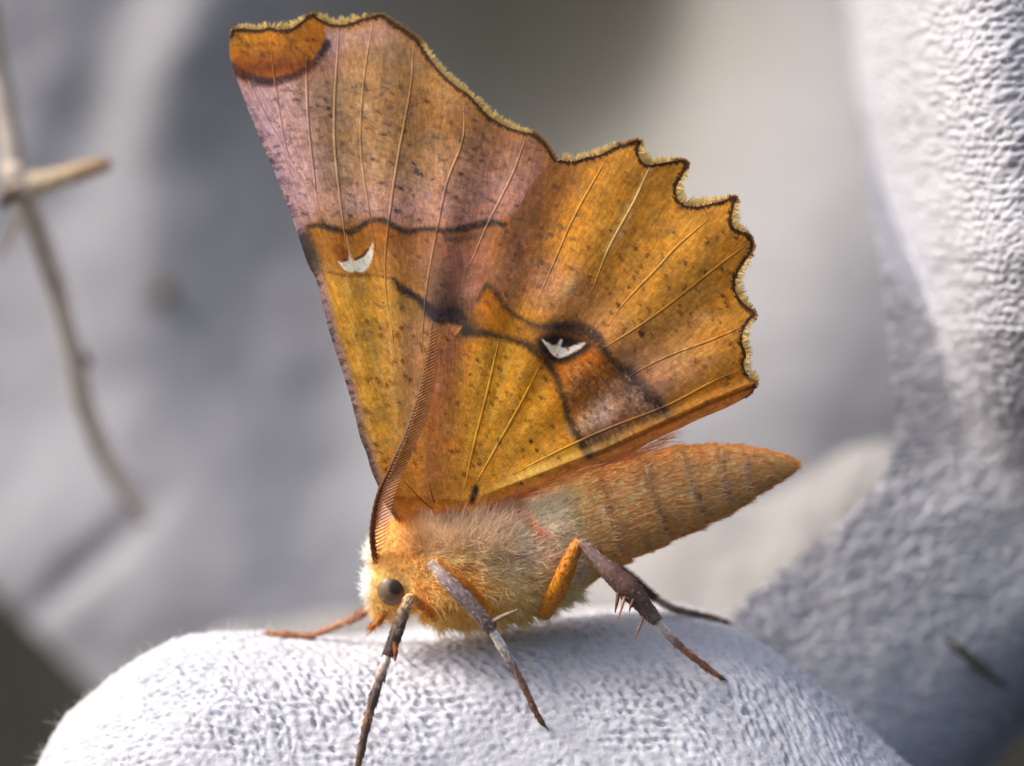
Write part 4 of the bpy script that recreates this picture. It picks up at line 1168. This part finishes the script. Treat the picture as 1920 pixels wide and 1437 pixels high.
# ---- legs
def limb(name, pts, rad, cols, parent, n=44, ns=12, seed=0, segs=0, scales=260, mott=0.5):
    p = np.asarray(pts, float)
    p = resample(catmull(p, 8), n)
    t = np.linspace(0, 1, n)
    r = np.interp(t, np.linspace(0, 1, len(rad)), rad)
    if segs:
        r = r * (0.86 + 0.22 * ((t * segs) % 1.0))
    v, f = tube_mesh(p, r, ns)
    tc = np.concatenate([np.repeat(t, ns), [0, 1]])
    kc = np.array([lin(np.clip(np.array(c) * np.array([1.16, 1.09, 1.0]), 0, 250)) for c in cols])
    col = np.stack([np.interp(tc, np.linspace(0, 1, len(kc)), kc[:, q]) for q in range(3)], -1)
    nz_ = fbm(tc * 9 + seed, (np.arange(len(tc)) % ns) / 4.0, 800 + seed, 3)
    col = col * (1 - mott / 2 + mott * nz_)[:, None]
    ob = make_obj(name, v, f, M_leg, parent, col=col)
    if name == 'tarsus':
        e = p[-1]; dv0 = p[-1] - p[-4]; dv0 /= np.linalg.norm(dv0); sd0 = np.cross(dv0, [0, 0, 1.0]); sd0 /= np.linalg.norm(sd0) + 1e-9
        for sg_ in (-1, 1):
            cp = np.array([e, e + dv0 * 0.10 + sd0 * sg_ * 0.07, e + dv0 * 0.17 + sd0 * sg_ * 0.08 - np.array([0, 0, 0.07])])
            cv, cf = tube_mesh(resample(catmull(cp, 5), 8), np.linspace(0.03, 0.008, 8), 6)
            make_obj('claw', cv, cf, M_leg, parent, col=np.tile(lin([70, 50, 40]), (len(cv), 1)))
    if scales:
        ii = rng.integers(0, n - 1, scales); aa = rng.uniform(0, 2 * np.pi, scales)
        Tn = np.gradient(p, axis=0); Tn /= np.linalg.norm(Tn, axis=1)[:, None]
        A_ = np.cross(Tn, [0, -1., 0.05]); A_ /= np.linalg.norm(A_, axis=1)[:, None]; B_ = np.cross(A_, Tn)
        o_ = np.cos(aa)[:, None] * A_[ii] + np.sin(aa)[:, None] * B_[ii]
        root = p[ii] + o_ * r[ii][:, None] * 0.95
        d = Tn[ii] + o_ * 0.22 + rng.normal(size=(scales, 3)) * 0.1
        cc = np.stack([np.interp(t[ii], np.linspace(0, 1, len(kc)), kc[:, q]) for q in range(3)], -1) * rng.uniform(0.4, 1.9, (scales, 1))
        q, f_, c2 = strands(root, d, rng.uniform(0.1, 0.22, scales), rng.uniform(0.02, 0.04, scales), cc, cc * 1.2)
        make_obj('leg_scales', q, f_, M_leg, ob, col=c2, kind='stuff')
    return ob

def spur(pts, parent, r=0.05, colr=(128, 96, 90)):
    p = np.array([P(*q) for q in pts])
    limb('spur', p, [r, r * 0.9, r * 0.25], [colr, colr], parent, n=14, ns=8, scales=0, mott=0.3)

def to_glove(pts, y0, last_lift=0.1):
    """tarsus points given as pixels; depth runs from the tibia's end onto the knit"""
    out = []
    n = len(pts)
    hits = [on_glove(a, b, last_lift) for a, b in pts]
    ye = None
    for h in hits[::-1]:
        if h is not None: ye = h; break
    for k, ((a, b), h) in enumerate(zip(pts, hits)):
        s = k / (n - 1)
        if k == n - 1 and h is not None: out.append(h); continue
        yy = y0 * (1 - s) + ye[1] * s
        if h is not None: yy = min(yy, h[1] - 0.02)
        out.append(P(a, b, yy))
    return np.array(out)

GREY = (116, 108, 116); GREYD = (72, 64, 64); PALE = (222, 212, 212); ORNG = (186, 122, 38); BRN = (118, 92, 84)
# near fore leg
l1 = limb('leg', [P(815, 1158, -1.0), P(792, 1136, -1.8), P(769, 1119, -2.7)], [0.18, 0.16, 0.13], [ORNG, (196, 138, 60), (196, 160, 110)], moth, seed=1)
l1['label'] = 'near foreleg reaching down the front of the fingertip'
limb('tibia', [P(769, 1117, -2.75), P(756, 1150, -2.95), P(742, 1190, -3.1), P(727, 1230, -3.2)], [0.14, 0.21, 0.22, 0.17], [(170, 152, 122), (110, 98, 88), GREYD, GREYD], l1, seed=2, scales=420)
tp = to_glove([(727, 1230), (716, 1262), (702, 1305), (690, 1350), (680, 1395), (672, 1432), (664, 1470)], -3.2)
limb('tarsus', tp, [0.15, 0.17, 0.16, 0.15, 0.13, 0.12, 0.09], [PALE, (140, 124, 128), GREYD, (120, 96, 80), GREYD, (110, 90, 76), GREYD], l1, n=60, seed=3, segs=5)
spur([(738, 1205, -3.25), (742, 1222, -3.35), (740, 1240, -3.35)], l1, 0.10, (140, 80, 44))
# near middle leg
l2 = limb('leg', [P(915, 1150, -2.1), P(870, 1100, -2.75), P(815, 1052, -3.0)], [0.24, 0.24, 0.15], [ORNG, (176, 112, 34), (190, 136, 60)], moth, seed=4)
l2['label'] = 'near middle leg with violet-grey shin'
limb('tibia', [P(807, 1055, -3.1), P(835, 1086, -3.3), P(870, 1122, -3.4), P(900, 1155, -3.45), P(923, 1182, -3.45)], [0.14, 0.22, 0.24, 0.24, 0.18], [(156, 146, 142), (140, 130, 136), (106, 98, 106), (118, 108, 112), (80, 70, 74)], l2, seed=5, scales=520, mott=0.8)
spur([(921, 1168, -3.4), (945, 1155, -3.5), (972, 1143, -3.5)], l2, 0.085, (132, 118, 104))
tp = to_glove([(924, 1184), (938, 1208), (956, 1240), (976, 1275), (994, 1312), (1008, 1342), (1020, 1362)], -3.45)
limb('tarsus', tp, [0.14, 0.16, 0.13, 0.12, 0.11, 0.10, 0.07], [(236, 230, 234), (222, 212, 216), (140, 126, 130), (150, 120, 108), (130, 104, 96), (140, 104, 84), GREYD], l2, n=60, seed=6, segs=5)
# near hind leg
l3 = limb('leg', [P(1020, 1150, -0.9), P(1052, 1092, -2.2), P(1072, 1044, -2.6), P(1087, 1014, -2.7)], [0.28, 0.33, 0.30, 0.17], [(170, 116, 36), (186, 130, 34), (184, 124, 40), (176, 122, 60)], moth, seed=7, scales=420)
l3['label'] = 'near hind leg with orange thigh and spurred brown shin'
limb('tibia', [P(1087, 1014, -2.75), P(1118, 1046, -2.85), P(1155, 1082, -2.95), P(1192, 1118, -3.0), P(1215, 1146, -3.0), P(1232, 1166, -3.0)], [0.13, 0.2, 0.34, 0.40, 0.30, 0.18], [(128, 112, 110), (112, 96, 100), (94, 74, 72), (84, 64, 62), (80, 66, 70), (96, 84, 88)], l3, seed=8, scales=620)
spur([(1160, 1106, -3.1), (1157, 1128, -3.2), (1153, 1150, -3.2)], l3, 0.07, (92, 66, 58)); spur([(1172, 1116, -3.2), (1165, 1142, -3.3), (1155, 1170, -3.3)], l3, 0.05, (150, 116, 106))
spur([(1206, 1158, -3.1), (1199, 1176, -3.2), (1191, 1198, -3.2)], l3, 0.055, (138, 104, 96)); spur([(1188, 1124, -3.3), (1182, 1138, -3.35), (1180, 1150, -3.3)], l3, 0.05, (110, 74, 60))
tp = to_glove([(1232, 1164), (1246, 1184), (1264, 1202), (1286, 1222), (1310, 1240), (1332, 1258), (1356, 1276)], -3.0, 0.09)
limb('tarsus', tp, [0.15, 0.14, 0.13, 0.12, 0.12, 0.10, 0.06], [(232, 222, 220), (214, 200, 200), (140, 112, 104), (176, 132, 112), (150, 112, 96), (172, 124, 100), GREYD], l3, n=60, seed=9, segs=5)
# far hind leg
l4 = limb('leg', [P(1060, 1120, 0.6), P(1110, 1075, 1.3), P(1150, 1060, 1.7)], [0.28, 0.3, 0.2], [ORNG, ORNG, BRN], moth, seed=10, scales=120)
l4['label'] = 'far hind leg stretched back along the knit'
limb('tibia', [P(1150, 1060, 1.7), P(1190, 1092, 1.9), P(1228, 1122, 2.0)], [0.18, 0.22, 0.15], [(92, 70, 64), (84, 62, 54), (78, 60, 50)], l4, seed=11)
h = on_glove(1300, 1172, 0.1)
end = np.array(drop_on_glove([P(1366, 1174, 3.2)[0], 3.2, 0], 0.09))
mid = np.array(drop_on_glove([P(1300, 1160, 2.7)[0], 2.7, 0], 0.14))
limb('tarsus', [P(1228, 1122, 2.0), P(1258, 1140, 2.3), mid, (mid + end) / 2 + np.array([0, 0, 0.03]), end], [0.13, 0.13, 0.11, 0.10, 0.08], [(170, 158, 150), (112, 98, 86), (98, 80, 70), (92, 70, 56), (74, 56, 44)], l4, n=60, seed=12, segs=5)
# far fore leg
l5 = limb('leg', [P(770, 1140, 0.6), P(730, 1130, 1.2), P(700, 1132, 1.5)], [0.2, 0.18, 0.14], [ORNG, ORNG, BRN], moth, seed=13, scales=80)
l5['label'] = 'far foreleg reaching forward past the head'
limb('tibia', [P(702, 1132, 1.5), P(680, 1150, 1.7), P(655, 1164, 1.9)], [0.13, 0.15, 0.12], [(150, 112, 90), (142, 108, 92), (150, 116, 96)], l5, seed=14)
e5 = np.array(drop_on_glove([P(498, 1212, 2.2)[0], 2.2, 0], 0.08)); m5 = np.array(drop_on_glove([P(545, 1206, 2.1)[0], 2.1, 0], 0.12))
limb('tarsus', [P(655, 1164, 1.9), P(620, 1178, 2.0), P(582, 1192, 2.05), m5, e5], [0.12, 0.12, 0.10, 0.09, 0.07], [(160, 126, 104), (150, 116, 98), (140, 104, 80), (150, 108, 76), (156, 112, 80)], l5, n=60, seed=15, segs=5)
# far middle leg, behind the body
l6 = limb('leg', [P(900, 1130, 1.4), P(860, 1085, 2.4), P(820, 1062, 3.0)], [0.24, 0.24, 0.15], [ORNG, ORNG, BRN], moth, seed=16, scales=60)
l6['label'] = 'far middle leg behind the body'
limb('tibia', [P(820, 1062, 3.0), P(860, 1105, 3.6), P(905, 1150, 4.0)], [0.14, 0.22, 0.16], [GREY, GREY, GREYD], l6, seed=17, scales=60)
e6 = np.array(drop_on_glove([P(960, 1180, 5.0)[0], 5.0, 0], 0.1))
limb('tarsus', [P(905, 1150, 4.0), (P(905, 1150, 4.0) + e6) / 2 + np.array([0, 0, 0.1]), e6], [0.13, 0.12, 0.08], [PALE, BRN, GREYD], l6, n=40, seed=18, segs=5, scales=60)
